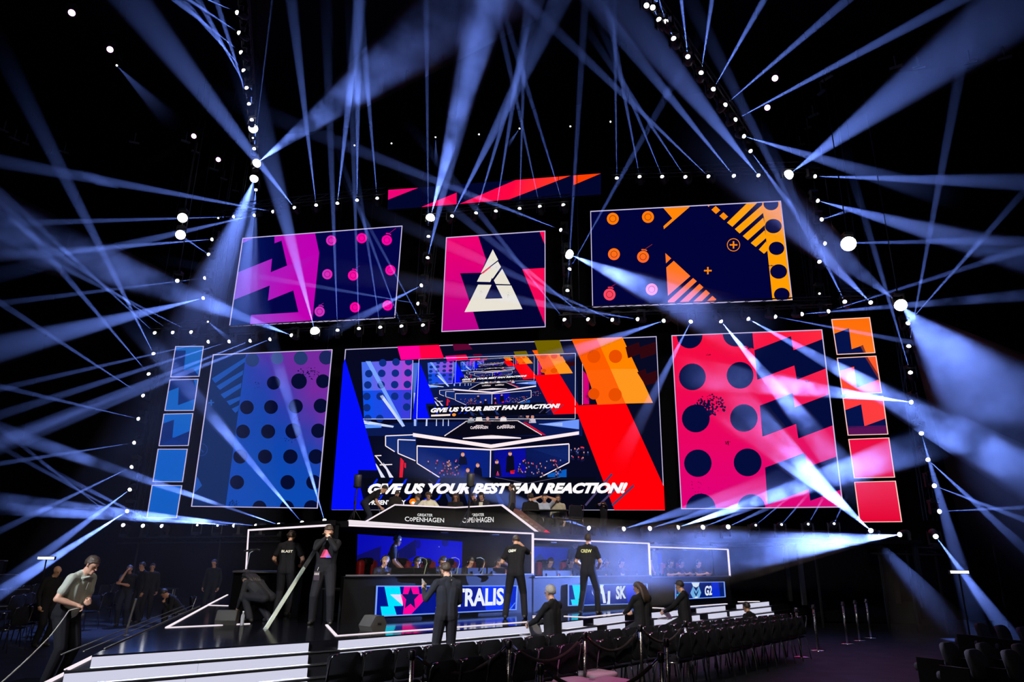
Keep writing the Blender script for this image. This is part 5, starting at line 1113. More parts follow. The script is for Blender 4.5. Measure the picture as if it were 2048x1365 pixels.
# left side: barrier posts, pale boards, a table, raked benches
for i, (x, y, y1) in enumerate(((250, 1272, 1204), (338, 1234, 1196))):
    p = atz(x, y, 0); h = (y - y1) / pxm(p) * 1.02; t = thing('railing_post', f'pale slanted railing post on the left floor, {("nearer", "farther")[i]} one', 'post', p); b = MB(); b.tube((0, 0, 0), (.12, 0, h), .03, n=8); b.build('tube', mat('pale_steel', (.4, .4, .44), .35, metal=.8), t); b = MB(); b.lathe([(.09, 0), (.09, .015)], 12); b.build('foot', MATS['pale_steel'], t)
for i, (x, y) in enumerate(((176, 1205), (160, 1233), (148, 1262))):
    p = atz(x, y, .30 - .1 * i); t = thing('pale_board', f'pale flat board leaning by the chair row, {("highest", "middle", "lowest")[i]}', 'board', p, .5); b = MB(); R_ = Matrix.Rotation(.6, 3, 'X'); b.box((0, 0, 0), (.22, .02, .22), R_); b.build('board', mat('board_grey', (.26, .26, .30), .6), t); b = MB(); b.tube((0, .05, -.1), (0, .12, -.30 + .1 * i), .01, n=4); b.build('prop', MBLACK, t)
p = atz(305, 1222, 0); t = thing('work_table', 'dark table with pale tubular legs on the left floor', 'table', p, .3)
b = MB(); b.box((0, 0, .74), (1.5, .6, .03)); b.build('table_top', PLASTIC, t)
for x in (-.6, .6):
    for y in (-.25, .25):
        b = MB(); b.tube((x, y, 0), (x, y, .73), .018, n=6); b.build('leg', MATS['pale_steel'], t)
t = thing('raked_benches', 'dark raked benches with pale edges at the far left', 'benches', V((-17, 19, 0)), radians(62))
for i in range(6):
    b = MB(); b.box((0, .8 * i, .2 + .21 * i), (9, .8, .42 * (i + 1) - .02)); b.build('tier', WALLM, t)
    b = MB(); b.box((0, .8 * i - .39, .42 * (i + 1) - .03 - .01), (9, .03, .03)); b.build('edge', mat('bench_edge', (.10, .10, .12), .5), t)
    for k in range(9):
        b = MB(); b.box((-4 + k, .8 * i + .15, .42 * (i + 1) + .2), (.5, .06, .38)); b.build('seat_back', PADM, t)

# ------------------------------------------------------------------ people
import numpy as np
SKIN = mat('skin', (.46, .25, .17), .5, bump=.05, scale=60)
SKIN_D = mat('skin_tanned', (.34, .17, .11), .5, bump=.05, scale=60)
SHIRT_K = mat('black_cotton', (.010, .010, .012), .85, spec=.12, bump=.25, scale=50)
SHIRT_P = mat('black_jersey', (.012, .012, .018), .6, spec=.12, bump=.2, scale=40)
POLO = mat('grey_polo', (.30, .32, .27), .85, bump=.3, scale=60)
WHITE_S = mat('white_shirt', (.62, .60, .50), .85, bump=.25, scale=50)
SUIT_G = mat('grey_suit', (.13, .15, .15), .8, spec=.12, bump=.2, scale=80)
SUIT_D = mat('dark_suit', (.016, .017, .026), .7, spec=.12, bump=.2, scale=80)
PLAID = mat('pale_plaid', (.30, .28, .22), .85, bump=.3, scale=30)
CHECK = mat('pale_blue_shirt', (.30, .34, .46), .85, bump=.3, scale=40)
TRS_K = mat('black_trousers', (.010, .010, .013), .85, spec=.12, bump=.25, scale=50)
TRS_J = mat('dark_jeans', (.015, .018, .034), .85, spec=.12, bump=.25, scale=50)
SHOE = mat('black_shoe', (.012, .012, .012), .5)
HAIR_B = mat('brown_hair', (.030, .017, .010), .6, bump=.8, scale=45)
HAIR_K = mat('black_hair', (.010, .008, .008), .55, bump=.8, scale=45)
HAIR_L = mat('fair_hair', (.24, .16, .08), .6, bump=.8, scale=45)
HAIR_G = mat('grey_hair', (.22, .20, .19), .6, bump=.8, scale=45)
EYE = mat('eye_dark', (.01, .008, .008), .25)
LIP = mat('lips', (.30, .09, .08), .5)

def _ik(a, c, l1, l2, pole):
    d = c - a; L = min(d.length, (l1 + l2) * .995); u = d.normalized(); L = max(L, abs(l1 - l2) + .02)
    x = (l1 * l1 - l2 * l2 + L * L) / (2 * L); h = sqrt(max(0, l1 * l1 - x * x))
    p = pole - u * pole.dot(u)
    p = p.normalized() if p.length > 1e-5 else V((0, -1, 0))
    return a + u * x + p * h, a + u * L
def _capsule(m, a, b, r0, r1, flat_=1.0, side=None, n=10):
    """closed tapered capsule; flat_ squeezes it across 'side'"""
    a, b = V(a), V(b); d = b - a; L = d.length
    if L < 1e-5: d = V((0, 0, 1)); L = 1e-4; b = a + d * L
    z = d.normalized(); s = side or V((0, 1, 0)); y = s - z * s.dot(z)
    if y.length < .05: y = V((1, 0, 0)) - z * z.x
    y.normalize(); x = y.cross(z); rings = []
    for k in range(1, 4): t = -pi / 2 + pi / 2 * k / 3; rings.append((r0 * cos(t), r0 * sin(t)))
    for k in range(0, 3): t = pi / 2 * k / 3; rings.append((r1 * cos(t), L + r1 * sin(t)))
    vs = []; fs = []
    for r, h in rings:
        for k in range(n): t = 2 * pi * k / n; vs.append(a + x * (r * cos(t)) + y * (r * sin(t) * flat_) + z * h)
    N = len(rings)
    for i in range(N - 1):
        for k in range(n): p = i * n + k; q = i * n + (k + 1) % n; fs.append((p, q, q + n, p + n))
    vs.append(a - z * r0); vs.append(b + z * r1)
    for k in range(n): fs.append(((k + 1) % n, k, len(vs) - 2)); fs.append(((N - 1) * n + k, (N - 1) * n + (k + 1) % n, len(vs) - 1))
    m.add(vs, fs)
def person(label, p, face, H=1.78, shirt=SHIRT_K, trousers=TRS_K, skin=SKIN, hair=('short', HAIR_B), sleeve='short', lean=0.0, side=0.0, hip=None, hipy=0.0,
           LH=None, RH=None, LF=None, RF=None, look=(0, 0), vox=.02, group=None, fat=1.0, curl=.7, chest_skin=False, extras=(), rests=None, elbow=None):
    """p: point under the hips on what carries the figure; face: heading of the body (local +y), z up.
    hands and feet are targets in the local frame; look = (pitch down, turn to own left) of the head in degrees"""
    k = H / 1.78; t = thing('person', label, 'person', p, face, group)
    hz = (.93 if hip is None else hip / k); base = V((0, hipy, hz))
    ln, sd = radians(lean), radians(side)
    up_ = V((sin(sd), sin(ln) * cos(sd), cos(ln) * cos(sd))).normalized(); rt_ = V((1, 0, 0)) - up_ * up_.x; rt_.normalize(); fw_ = up_.cross(rt_)
    B = lambda x, y, z: base + rt_ * x + fw_ * y + up_ * z
    caps = []          # (a, b, r0, r1, flat, side, tag)
    def c(a, b_, r0, r1, tg, fl=1.0, sd_=None): caps.append((V(a), V(b_), r0, r1, fl, sd_ or fw_, tg))
    sh, tr = 'shirt', 'trousers'
    # torso: a wide flat body from two side columns and a middle
    for s in (-1, 1):
        c(B(s * .075, 0, -.02), B(s * .06, 0, .16), .118 * fat, .108 * fat, tr, .92)
        c(B(s * .058, .005 + .03 * (fat - 1), .13), B(s * .085, .005, .36), .112 * fat, .118, sh, .92)
        c(B(s * .075, 0, .34), B(s * .10, 0, .45), .115, .085, sh, .85)
        c(B(s * .10, 0, .47), B(s * .175, 0, .485), .070, .066, sh)
    c(B(0, .01, .05), B(0, .01, .45), .122 * fat, .11, sh, .85)
    c(B(0, -.005, .50), B(0, .0, .53), .075, .060, sh)
    for s in (-1, 1): c(B(s * .03, -.012, .545), B(s * .13, -.008, .495), .050, .052, sh)
    nk = B(0, .005, .535); hp, ht = radians(look[0]), radians(look[1])
    hu = (up_ * cos(hp * .5) + fw_ * sin(hp * .5)).normalized(); hb = nk + hu * .09
    hu2 = (V((0, 0, 1)) * .35 + up_ * .65).normalized() if abs(lean) < 60 else up_
    hfw = V((0, 1, 0)) * .5 + fw_ * .5; hfw = (hfw - hu2 * hfw.dot(hu2)).normalized()
    R1 = Matrix.Rotation(ht, 3, hu2); hfw = R1 @ hfw; hrt = hfw.cross(hu2).normalized()
    R2 = Matrix.Rotation(-hp, 3, hrt); hfw = R2 @ hfw; hup = R2 @ hu2
    hc = nk + hu * .055 + hup * .10 + hfw * .02
    HB = lambda x, y, z: hc + hrt * x + hfw * y + hup * z
    c(nk - up_ * .03, nk + (hc - nk) * .55, .060, .054, 'skin')
    c(HB(0, -.022, .035), HB(0, .012, .030), .080, .076, 'skin', 1, hfw)
    c(HB(0, .015, .01), HB(0, .030, -.085), .070, .040, 'skin', .98, hfw)
    c(HB(0, .086, .012), HB(0, .104, -.020), .009, .015, 'skin')                       # nose
    c(HB(-.035, .072, .032), HB(.035, .072, .032), .012, .012, 'skin')                 # brow
    c(HB(0, .070, -.055), HB(0, .074, -.092), .022, .022, 'skin')                      # mouth and chin
    for s in (-1, 1): c(HB(s * .079, -.008, .018), HB(s * .075, -.004, -.022), .013, .010, 'skin')
    # legs
    for s, tgt in ((-1, LF), (1, RF)):
        hj = B(s * .09, 0, -.02)
        ft = V(tgt) / k if tgt else V((s * .11, .0 + hipy * .3, 0)); an = ft + V((0, -.03, .085))
        kn, an2 = _ik(hj, an, .44, .43, V((s * .15, 1, .1)))
        c(hj, kn, .105 * (1 + (fat - 1) * .5), .080, tr); c(kn, an2, .078, .066, tr); c(an2 + (kn - an2) * .1, an2 + V((0, 0, -.01)), .064, .066, tr)
        fd = V((s * .18, 1, 0)).normalized() if not tgt or len(tgt) < 4 else V((sin(tgt[3]), cos(tgt[3]), 0))
        g = an2 + V((0, 0, -.045)); c(g - fd * .04, g + fd * .13 + V((0, 0, -.012)), .042, .034, 'shoe')
    # arms and hands
    hands = []
    for s, tgt in ((-1, LH), (1, RH)):
        sj = B(s * .185, 0, .475)
        wt = V(tgt[:3]) / k if tgt else sj + V((s * .07, .06, -.53))
        pole = V(elbow[0 if s < 0 else 1]) if elbow else V((s * .7, -.8, -.4))
        el, wr = _ik(sj, wt, .295, .255, pole)
        c(sj, sj.lerp(el, .55), .068, .060, sh); c(sj.lerp(el, .5), el, .058 if sleeve == 'long' else .050, .052 if sleeve == 'long' else .044, sh if sleeve == 'long' else 'skin')
        if sleeve == 'short': c(sj.lerp(el, .45), sj.lerp(el, .62), .064, .068, sh)
        tg = sh if sleeve == 'long' else 'skin'
        w_ = 1.15 if sleeve == 'long' else 1.0; c(el, el.lerp(wr, .5), .047 * w_, .042 * w_, tg); c(el.lerp(wr, .45), wr, .042 * w_, .030 * w_, tg)
        hd = (wr - el).normalized(); pn = V((-s, 0, 0)) if len(tgt or ()) < 4 else V(tgt[3])     # palm faces pn
        pn = (pn - hd * pn.dot(hd)).normalized(); acr = hd.cross(pn) * (1 if s > 0 else -1)
        c(wr, wr + hd * .035, .027, .030, 'skin'); pc = wr + hd * .085
        for q in (-.026, 0, .026): c(wr + hd * .03 + acr * q * .8, pc + acr * q, .017, .015, 'skin')
        cu = curl
        for j, (q, ln_) in enumerate(((-.032, .058), (-.011, .074), (.011, .080), (.031, .072))):
            a0 = pc + acr * q; d1 = (hd * cos(cu) + pn * sin(cu)).normalized(); d2 = (hd * cos(cu * 2) + pn * sin(cu * 2)).normalized()
            m1 = a0 + d1 * ln_ * .55; c(a0, m1, .0105, .0095, 'skin'); c(m1, m1 + d2 * ln_ * .5, .0095, .008, 'skin')
        th0 = wr + hd * .03 + acr * .026; thd = (hd * .6 + acr * .55 + pn * .5).normalized(); c(th0, th0 + thd * .045, .015, .012, 'skin'); c(th0 + thd * .045, th0 + thd * .045 + (hd * .8 + pn * .5).normalized() * .035, .012, .009, 'skin')
        hands.append((wr, hd, pn, acr))
    m = MB()
    for (a, b_, r0, r1, fl, sd_, tg) in caps: _capsule(m, a * k, b_ * k, r0 * k, r1 * k, fl, sd_)
    me = m.mesh('body_rough', skin); o = bpy.data.objects.new('body', me); COL.objects.link(o)
    md = o.modifiers.new('skin', 'REMESH'); md.mode = 'VOXEL'; md.voxel_size = vox
    ms = o.modifiers.new('soft', 'SMOOTH'); ms.factor = .5; ms.iterations = 2 if vox > .012 else 4
    dg = bpy.context.evaluated_depsgraph_get(); dg.update(); bm_ = bpy.data.meshes.new_from_object(o.evaluated_get(dg)); o.modifiers.clear(); o.data = bm_; bpy.data.meshes.remove(me); bm_.name = 'body'
    # cloth and skin by the nearest limb
    n = len(bm_.polygons); ce = np.zeros(n * 3, np.float32); bm_.polygons.foreach_get('center', ce); ce = ce.reshape(-1, 3) / k
    best = np.full(n, 9.0); idx = np.zeros(n, np.int32); order = {'skin': 0, 'shirt': 1, 'trousers': 2, 'shoe': 3}
    for (a, b_, r0, r1, fl, sd_, tg) in caps:
        a_ = np.array(a); d = np.array(b_ - a); L2 = max(1e-9, d @ d); tt = np.clip(((ce - a_) @ d) / L2, 0, 1); dist = np.linalg.norm(ce - a_ - tt[:, None] * d, axis=1) - (r0 + (r1 - r0) * tt)
        bt = dist < best; best[bt] = dist[bt]; idx[bt] = order[tg]
    bm_.materials.clear()
    for q in (skin, shirt, trousers, SHOE): bm_.materials.append(q)
    bm_.polygons.foreach_set('material_index', idx); bm_.polygons.foreach_set('use_smooth', [True] * n); bm_.update()
    o.parent = t
    # hair
    kind, hm = hair
    HM = Matrix((hrt, hfw, hup)).transposed()
    if kind != 'bald':
        b = MB(); seg, rg = 18, 12; vs_ = []; fs_ = []
        for i in range(rg + 1):
            ph = pi / 2 - (pi * .84) * i / rg
            for q in range(seg):
                th = 2 * pi * q / seg; x, y, z = cos(ph) * sin(th), cos(ph) * cos(th), sin(ph)
                cutf = .56 - .2 * abs(x) if y > .35 else (-.88 + (y + 1) / 1.35 * .80)
                if kind == 'long' and y < .2: cutf -= .25
                zz = max(z, cutf)
                rr = 1.0 + .05 * noise.noise(V((x * 3, y * 3, z * 3 + len(label)))) + (.05 if kind == 'curly' else 0) + (.07 if z > .5 and kind in ('short', 'curly', 'tuft') else 0)
                vs_.append(hc * k + HM @ V((x * .088 * rr, -.012 + y * .101 * rr, .03 + zz * .098 * rr)) * k)
        for i in range(rg):
            for q in range(seg): a = i * seg + q; d = i * seg + (q + 1) % seg; fs_.append((a, a + seg, d + seg, d))
        b.add(vs_, fs_)
        if kind == 'curly':
            for q in range(34):
                th = rnd.uniform(0, 2 * pi); z = rnd.uniform(-.1, 1); r = sqrt(max(0, 1 - min(1, z) ** 2)); y = r * cos(th)
                if y > .6 and z < .45: continue
                b.sphere(hc * k + HM @ V((r * sin(th) * .088, -.012 + y * .10, .03 + z * .098)) * k, .024 * k, 6, 4)
        if kind == 'tail':
            b.path([hc * k + HM @ V(v) * k for v in ((0, -.10, .04), (0, -.135, -.03), (.01, -.125, -.16), (.0, -.10, -.28))], [.03, .035, .03, .012], 7)
        if kind == 'long':
            for x in (-.07, -.035, 0, .035, .07): b.path([hc * k + HM @ V(v) * k for v in ((x, -.06, .06), (x * 1.2, -.10, -.06), (x * 1.35, -.09, -.2), (x * 1.3, -.06, -.32))], [.04, .045, .04, .015], 6)
        if kind == 'hood':
            pass
        b.build('hair', hm, t, True)
    # eyes and mouth
    for s in (-1, 1):
        b = MB(); b.sphere(HB(s * .031, .081, .010) * k, .0105 * k, 8, 6); b.build('eye', EYE, t, True)
    b = MB(); b.path([HB(-.022, .091, -.056) * k, HB(0, .096, -.057) * k, HB(.022, .091, -.056) * k], .0055 * k, 5); b.build('mouth', LIP, t)
    if 'beard' in extras:
        b = MB(); _capsule(b, HB(-.04, .055, -.06) * k, HB(.04, .055, -.06) * k, .035 * k, .035 * k); _capsule(b, HB(0, .07, -.07) * k, HB(0, .07, -.10) * k, .030 * k, .026 * k); b.build('beard', hm, t, True)
    if 'headset' in extras:
        b = MB()
        b.path([HB(.092 * cos(a), -.005, .03 + .112 * sin(a)) * k for a in [pi * q / 10 for q in range(11)]], .011 * k, 6)
        b.build('headset_band', PLASTIC, t, True)
        for s in (-1, 1):
            b = MB(); b.tube(HB(s * .075, -.005, .0) * k, HB(s * .105, -.005, .0) * k, .042 * k, .038 * k, 12); b.build('ear_cup', PLASTIC, t, True)
            b = MB(); b.tube(HB(s * .104, -.005, .01) * k, HB(s * .109, -.005, .01) * k, .014 * k, .012 * k, 8); b.build('cup_badge', mat('badge_pale', (.6, .6, .55), .4), t)
        b = MB(); b.path([HB(-.09, .02, -.02) * k, HB(-.07, .09, -.06) * k, HB(-.03, .115, -.065) * k], .006 * k, 5); b.build('boom_microphone', PLASTIC, t)
    t['_hands'] = 0; del t['_hands']
    return t, dict(B=lambda x, y, z: B(x, y, z) * k, HB=lambda x, y, z: HB(x, y, z) * k, hands=[tuple(h) for h in hands], k=k, rt=rt_, fw=fw_, up=up_)
def back_print(par, info, txt, col, w, h, z, x=0.0, y=-.135, tilt=0.0, bold=.03):
    vs_, fs_ = text_tris(txt, bold); b = MB(); pts = []
    for (u, v) in vs_:
        xx = (u - .5) * w + x; pts.append(info['B'](xx, y + .9 * xx * xx * 1.0, z + (v - .5) * h + tilt * xx))
    b.add(pts, fs_); b.build('back_lettering', col, par)
PRINT = mat('white_print', (.75, .74, .62), .6)
FACE = lambda deg: radians(deg)     # 0 looks away from the camera along +y; +90 to the left; 180 at the camera
def foot_at(x, y, z): return atz(x, y, z)
def floor_h(x, y, Y): return max(1.58, min(1.92, aty(x, y, Y).z / 1.0))
def under(x, ytop, Y, z): p = aty(x, ytop, Y); return V((p.x, p.y, z))

# --- on the stage
t, i = person('man seen from behind, black T-shirt lettered in white, at end booth desk', foot_at(563, 1232, SZ) , FACE(2), H=1.80, vox=.009, look=(26, -4), hair=('curly', HAIR_B), LH=(-.26, .28, 1.02), RH=(.24, .30, 1.05), lean=3, fat=1.05)
back_print(t, i, 'BLAST', PRINT, .24, .052, .36)
t, i = person('man in black sweater holding white cup to his mouth, badge at his thigh', foot_at(641, 1249, SZ), FACE(188), H=1.86, vox=.009, sleeve='long', look=(24, 4), hair=('short', HAIR_B), LH=(-.035, .20, 1.56, (1, .1, 0)), RH=(.035, .20, 1.56, (-1, .1, 0)), elbow=((-.8, .1, -.9), (.8, .1, -.9)), LF=(-.17, .08, 0), RF=(.17, .02, 0), fat=1.08, curl=.55, extras=())
b = MB(); k = i['k']; c0 = i['HB'](0, .135, -.065); b.lathe([(.032, 0), (.041, .10)], 14, c0 - V((0, 0, .03))); b.build('cup', mat('paper_cup', (.7, .66, .56), .6), t, True)
b = MB(); b.prism([i['B'](-.10, .135, .22), i['B'](.10, .135, .22), i['B'](.045, .135, .36), i['B'](-.01, .135, .36)], V((0, .004, 0))); b.build('shirt_print', mat('pink_print', (.62, .05, .18), .6), t)
b = MB(); b.prism([i['B'](-.10, .14, .215), i['B'](.0, .14, .215), i['B'](-.03, .14, .28)], V((0, .004, 0))); b.build('shirt_print', mat('violet_print', (.16, .12, .55), .6), t)
b = MB(); b.box(V((.13, .15, .83)) * k, (.105, .008, .165)); b.build('pass_card', mat('pass_dark', (.03, .016, .03), .4), t)
b = MB()
for q in range(8): b.box(V((.13 - .03 + .022 * (q % 4), .155, .85 + .022 * (q // 4))) * k, (.013, .004, .014))
b.build('pass_print', PRINT, t)
b = MB(); b.path([V((.11, .14, .98)) * k, V((.125, .15, .92)) * k], .004, 4); b.build('pass_strap', PRINT, t)
person('crouching person in dark hooded top bent over beside the end booth', foot_at(527, 1246, SZ), FACE(60), H=1.76, vox=.013, sleeve='long', hip=.46, lean=58, look=(30, 0), hair=('long', HAIR_K), shirt=mat('dark_grey_hoodie', (.018, .018, .02), .9, spec=.12, bump=.4, scale=40), LH=(-.12, .62, .25), RH=(.16, .58, .30), LF=(-.16, .24, 0), RF=(.16, .10, 0))
t, i = person('bearded man in dark sweater before the pink star sign holding small bottle', under(890, 1300, 12.0, .14), FACE(18), H=1.78, vox=.009, sleeve='long', shirt=mat('dark_blue_sweater', (.016, .018, .026), .9, spec=.12, bump=.35, scale=50), trousers=mat('charcoal_trousers', (.012, .012, .016), .85, spec=.12, bump=.2, scale=50), look=(20, 30), hair=('short', HAIR_B), LH=(-.36, .20, 1.30, (.7, .2, .6)), RH=(.10, .26, 1.02), elbow=((-.5, -.5, -1.0), (.8, -.6, -.5)), extras=('beard',), fat=1.05, curl=.9)
wr, hd, pn, acr = i['hands'][0]; c0 = (wr + hd * .10 + pn * .03) * i['k']
b = MB(); ax = (V((-.35, .1, .9))).normalized(); q = ax.to_track_quat('Z', 'Y'); b.lathe([(.028, -.09), (.030, -.07), (.030, .05), (.012, .09), (.012, .11)], 12, c0, q); b.build('held_bottle', PET, t, True); b = MB(); b.lathe([(.0305, -.05), (.0305, .0)], 12, c0, q); b.build('bottle_label', mat('bottle_label_dark', (.02, .03, .03), .5), t)
b = MB(); b.path([i['HB'](.082, -.02, -.01), i['HB'](.07, -.05, -.06), i['B'](.05, -.07, .52)], .006, 5); b.build('ear_wire', mat('coiled_wire', (.5, .42, .3), .5), t)
t, i = person('crew member at the first booth corner, black shirt, hand at his ear', foot_at(1030, 1238, SZ), FACE(-6), H=1.80, vox=.012, look=(32, 12), lean=8, hair=('short', HAIR_B), RH=(.13, .20, 1.50, (-1, 0, 0)), elbow=((-.7, -.8, -.4), (.8, -.3, -1.0)), LH=(-.2, .3, 1.08), LF=(-.20, -.05, 0), RF=(.20, .12, 0))
back_print(t, i, 'CREW', PRINT, .17, .055, .44, x=-.07, y=-.125, tilt=.1)
t, i = person('crew member with yellowish lettering standing before the middle booth', foot_at(1178, 1229, SZ), FACE(-25), H=1.86, vox=.015, look=(10, -10), hair=('short', HAIR_B), LH=(-.2, .22, 1.05), RH=(.2, .25, 1.08), LF=(-.2, 0, 0), RF=(.2, .1, 0))
back_print(t, i, 'CREW', mat('yellow_print', (.75, .78, .30), .6), .26, .075, .43, y=-.125)

# --- players in the booths
HS = ('headset',)
def seated(label, x, ytop, off, hair, zs=SZ, face=180, look=(18, 0), shirt=SHIRT_P, ex=HS, grp=None, lean=8, skin=SKIN, trousers=TRS_K, sleeve='short'):
    p = booth(x, ytop, off); fg = math.degrees(GDIR) + face
    return person(label, V((p.x, p.y, zs)), FACE(fg), H=1.76, vox=.018, hip=.47, lean=lean, look=look, hair=hair, shirt=shirt, LH=(-.20, .48, .82), RH=(.20, .48, .82), LF=(-.16, .42, 0), RF=(.16, .42, 0), extras=ex, group=grp, skin=skin, trousers=trousers, sleeve=sleeve)
p = booth(779, 1150, -1.3); t, i = person('standing player with white-trimmed headset in nearest booth, patterned black jersey', V((p.x, p.y, SZ)), FACE(math.degrees(GDIR) - 128), H=1.76, vox=.013, shirt=SHIRT_P, look=(16, 0), hair=('short', HAIR_K), extras=HS, lean=6, fat=1.1, LH=(-.2, .3, .95), RH=(.2, .3, .95))
b = MB(); b.prism([i['B'](-.15, .12, .30), i['B'](-.06, .135, .34), i['B'](-.08, .135, .42), i['B'](-.15, .12, .40)], V((0, .004, 0))); b.build('jersey_print', mat('pale_print_cloth', (.5, .48, .42), .7), t)
seated('fair-haired seated player with headset at the left of nearest booth', 764, 1126, -.95, ('short', HAIR_L), look=(20, -18))
seated('second seated player, head turned down under a dark headset', 828, 1127, -.9, ('short', HAIR_K), look=(30, -25))
seated('third seated player, half hidden behind the man with bottle', 879, 1127, -.9, ('short', HAIR_K), look=(20, -20))
seated('fourth seated player, smiling dark-haired face right of man with bottle', 931, 1132, -.9, ('short', HAIR_K), look=(22, 15))
seated('fifth seated player, leaning face left of the crew member', 992, 1134, -.9, ('short', HAIR_K), look=(24, -30), shirt=mat('red_black_jersey', (.10, .01, .012), .7))
for x, y, nm, fc in ((1094, 1138, 'first seated player in middle booth, pale face at its left end', 0), (1136, 1136, 'second seated player in middle booth, beside a red chair', 0), (1206, 1142, 'third seated player in middle booth, looking down', 0), (1237, 1139, 'fourth seated player in middle booth, at its right', 0)): seated(nm, x, y, -.9, ('short', HAIR_K), look=(20, -10 + fc), lean=6)
for x, y, nm in ((1335, 1140, 'first seated player in farthest booth'), (1357, 1139, 'second seated player in farthest booth'), (1391, 1138, 'third seated player in farthest booth')): seated(nm, x, y, -.9, ('short', HAIR_K), look=(18, 0), lean=6)
p = booth(1148, 1150, -1.6); person('coach standing in the middle booth beside the crew member', V((p.x, p.y, SZ)), FACE(math.degrees(GDIR) + 190), H=1.84, vox=.02, shirt=SHIRT_P, look=(14, 0), hair=('short', HAIR_K), extras=HS)
p = booth(1308, 1150, -1.3); person('coach standing at the left end of the farthest booth', V((p.x, p.y, SZ)), FACE(math.degrees(GDIR) + 200), H=1.84, vox=.02, shirt=SHIRT_P, look=(14, 0), hair=('short', HAIR_K), extras=HS)

# --- on the caster deck
def deck(label, x, ytop, Y, face, H=1.78, hip=None, **kw):
    """stands or sits so that the crown meets the sight line through (x, ytop)"""
    p = aty(x, ytop, Y); full = (H * (1.0 if hip is None else 1.0))
    crown = (1.785 if hip is None else hip / (H / 1.78) + .855) * H / 1.78
    z = p.z - crown
    return person(label, V((p.x, p.y, z)), FACE(face), H=H, hip=hip, vox=kw.pop('vox', .017), **kw), z
YC = 21.9
def stool_for(t, z, nm, hip): # seat that carries a seated caster
    o = t[0]; s = thing('bar_stool', nm, 'stool', V((o.location.x, o.location.y, DKZ)), 0, 'stools on the caster deck')
    h = max(.25, z + hip - .13 - DKZ)
    b = MB(); b.lathe([(.19, h - .05), (.2, h - .02), (.18, h)], 14); b.build('seat', PLASTIC, s, True); b = MB(); b.tube((0, 0, .02), (0, 0, h - .04), .03, n=8); b.lathe([(.2, 0), (.19, .02)], 14); b.build('foot', MBLACK, s)
def deck_stand(label, x, ytop, Y, face, **kw):
    p = aty(x, ytop, Y); H = (p.z - DKZ) / 1.003; return person(label, V((p.x, p.y, DKZ)), FACE(face), H=min(1.92, max(1.5, H)), vox=.017, **kw)
def deck_sit(label, x, ytop, Y, face, nm, **kw):
    p = aty(x, ytop, Y); hip = max(.45, p.z - DKZ - .80)
    for q in ('LH', 'RH'):
        if q in kw: h_ = kw[q]; kw[q] = (h_[0], h_[1], h_[2] + hip - .9) + tuple(h_[3:])
    r = person(label, V((p.x, p.y, DKZ)), FACE(face), H=1.76, vox=.017, hip=hip, LF=(-.14, .30, max(0, hip - .80)), RF=(.14, .30, max(0, hip - .80)), **kw); stool_for(r, DKZ, nm, hip); return r
deck_sit('caster in a loose white short-sleeved shirt with headset and lanyard', 858, 984, YC, 176, 'black stool under the white-shirted caster', shirt=WHITE_S, hair=('curly', HAIR_B), look=(30, 0), extras=HS, fat=1.25, LH=(-.28, .30, 1.15), RH=(.28, .30, 1.15))
deck_sit('caster in a grey jacket with close-cropped hair, turned left', 838, 990, YC + .2, 80, 'black stool under the grey-jacketed caster', shirt=SUIT_G, sleeve='long', hair=('crop', HAIR_B), look=(4, 0), LH=(-.2, .3, 1.15), RH=(.2, .3, 1.15))
deck_sit('man in dark shirt bending behind the desk beside the dark suit', 952, 986, YC, 140, 'black stool under the dark-shirted man', shirt=SHIRT_K, hair=('short', HAIR_B), look=(30, 0), extras=('beard',))
r = deck_sit('caster in a dark suit and open white shirt with headset', 966, 985, YC - .5, 150, 'black stool under the dark-suited caster', shirt=SUIT_D, sleeve='long', hair=('short', HAIR_K), look=(28, 0), extras=HS, fat=1.1)
b = MB(); i = r[1]; b.prism([i['B'](-.05, .125, .16), i['B'](.05, .125, .16), i['B'](.065, .09, .5), i['B'](-.065, .09, .5)], V((0, .02, 0))); b.build('shirt_front', WHITE_S, r[0])
deck_sit('dark small figure almost hidden behind the desk middle', 911, 1001, YC, 180, 'black stool under the hidden figure', shirt=SHIRT_K, hair=('long', HAIR_B), look=(20, 0), skin=SKIN_D)
deck_stand('broad dark figure seen from behind at the left of the casters', 790, 984, YC + 1.5, -10, shirt=mat('very_dark_jacket', (.014, .010, .009), .9), sleeve='long', hair=('short', HAIR_B), lean=12, fat=1.35, look=(20, -30))
p = aty(727, 1001, 20.4)
t, i = person('man in black T-shirt stooping at the left end of the caster deck', V((p.x, p.y + .2, DKZ)), FACE(-75), H=1.72, vox=.015, shirt=SHIRT_K, trousers=TRS_J, hair=('short', HAIR_K), lean=50, hip=.84, look=(20, 0), LH=(-.10, .50, .70), RH=(.14, .46, .70))
b = MB(); b.path([i['B'](.10, .12, .48), i['B'](.06, .17, .3), V((.0, .50, .45))], .008, 4); b.build('lanyard', mat('blue_lanyard', (.2, .3, .6), .6), t)
deck_stand('woman with long ponytail standing sideways right of the caster desk', 1025, 978, 20.9, 75, shirt=mat('dark_grey_top', (.03, .03, .035), .8), sleeve='long', hair=('tail', HAIR_B), look=(10, 0), fat=.9)
deck_sit('curly-headed person seen from behind right of the ponytailed woman', 1061, 998, 21.6, 10, 'black stool under the curly-headed person', shirt=SHIRT_K, sleeve='long', hair=('curly', HAIR_B), look=(5, 0), fat=1.1)
deck_sit('analyst in pale blue shirt with both hands raised to his head', 1089, 1003, 22.0, 165, 'black stool under the pale blue shirt', shirt=CHECK, hair=('short', HAIR_B), look=(8, 10), LH=(-.15, .06, 1.62, (1, 0, 0)), RH=(.15, .06, 1.62, (-1, 0, 0)), elbow=((-1, .3, -.6), (1, .3, -.6)))
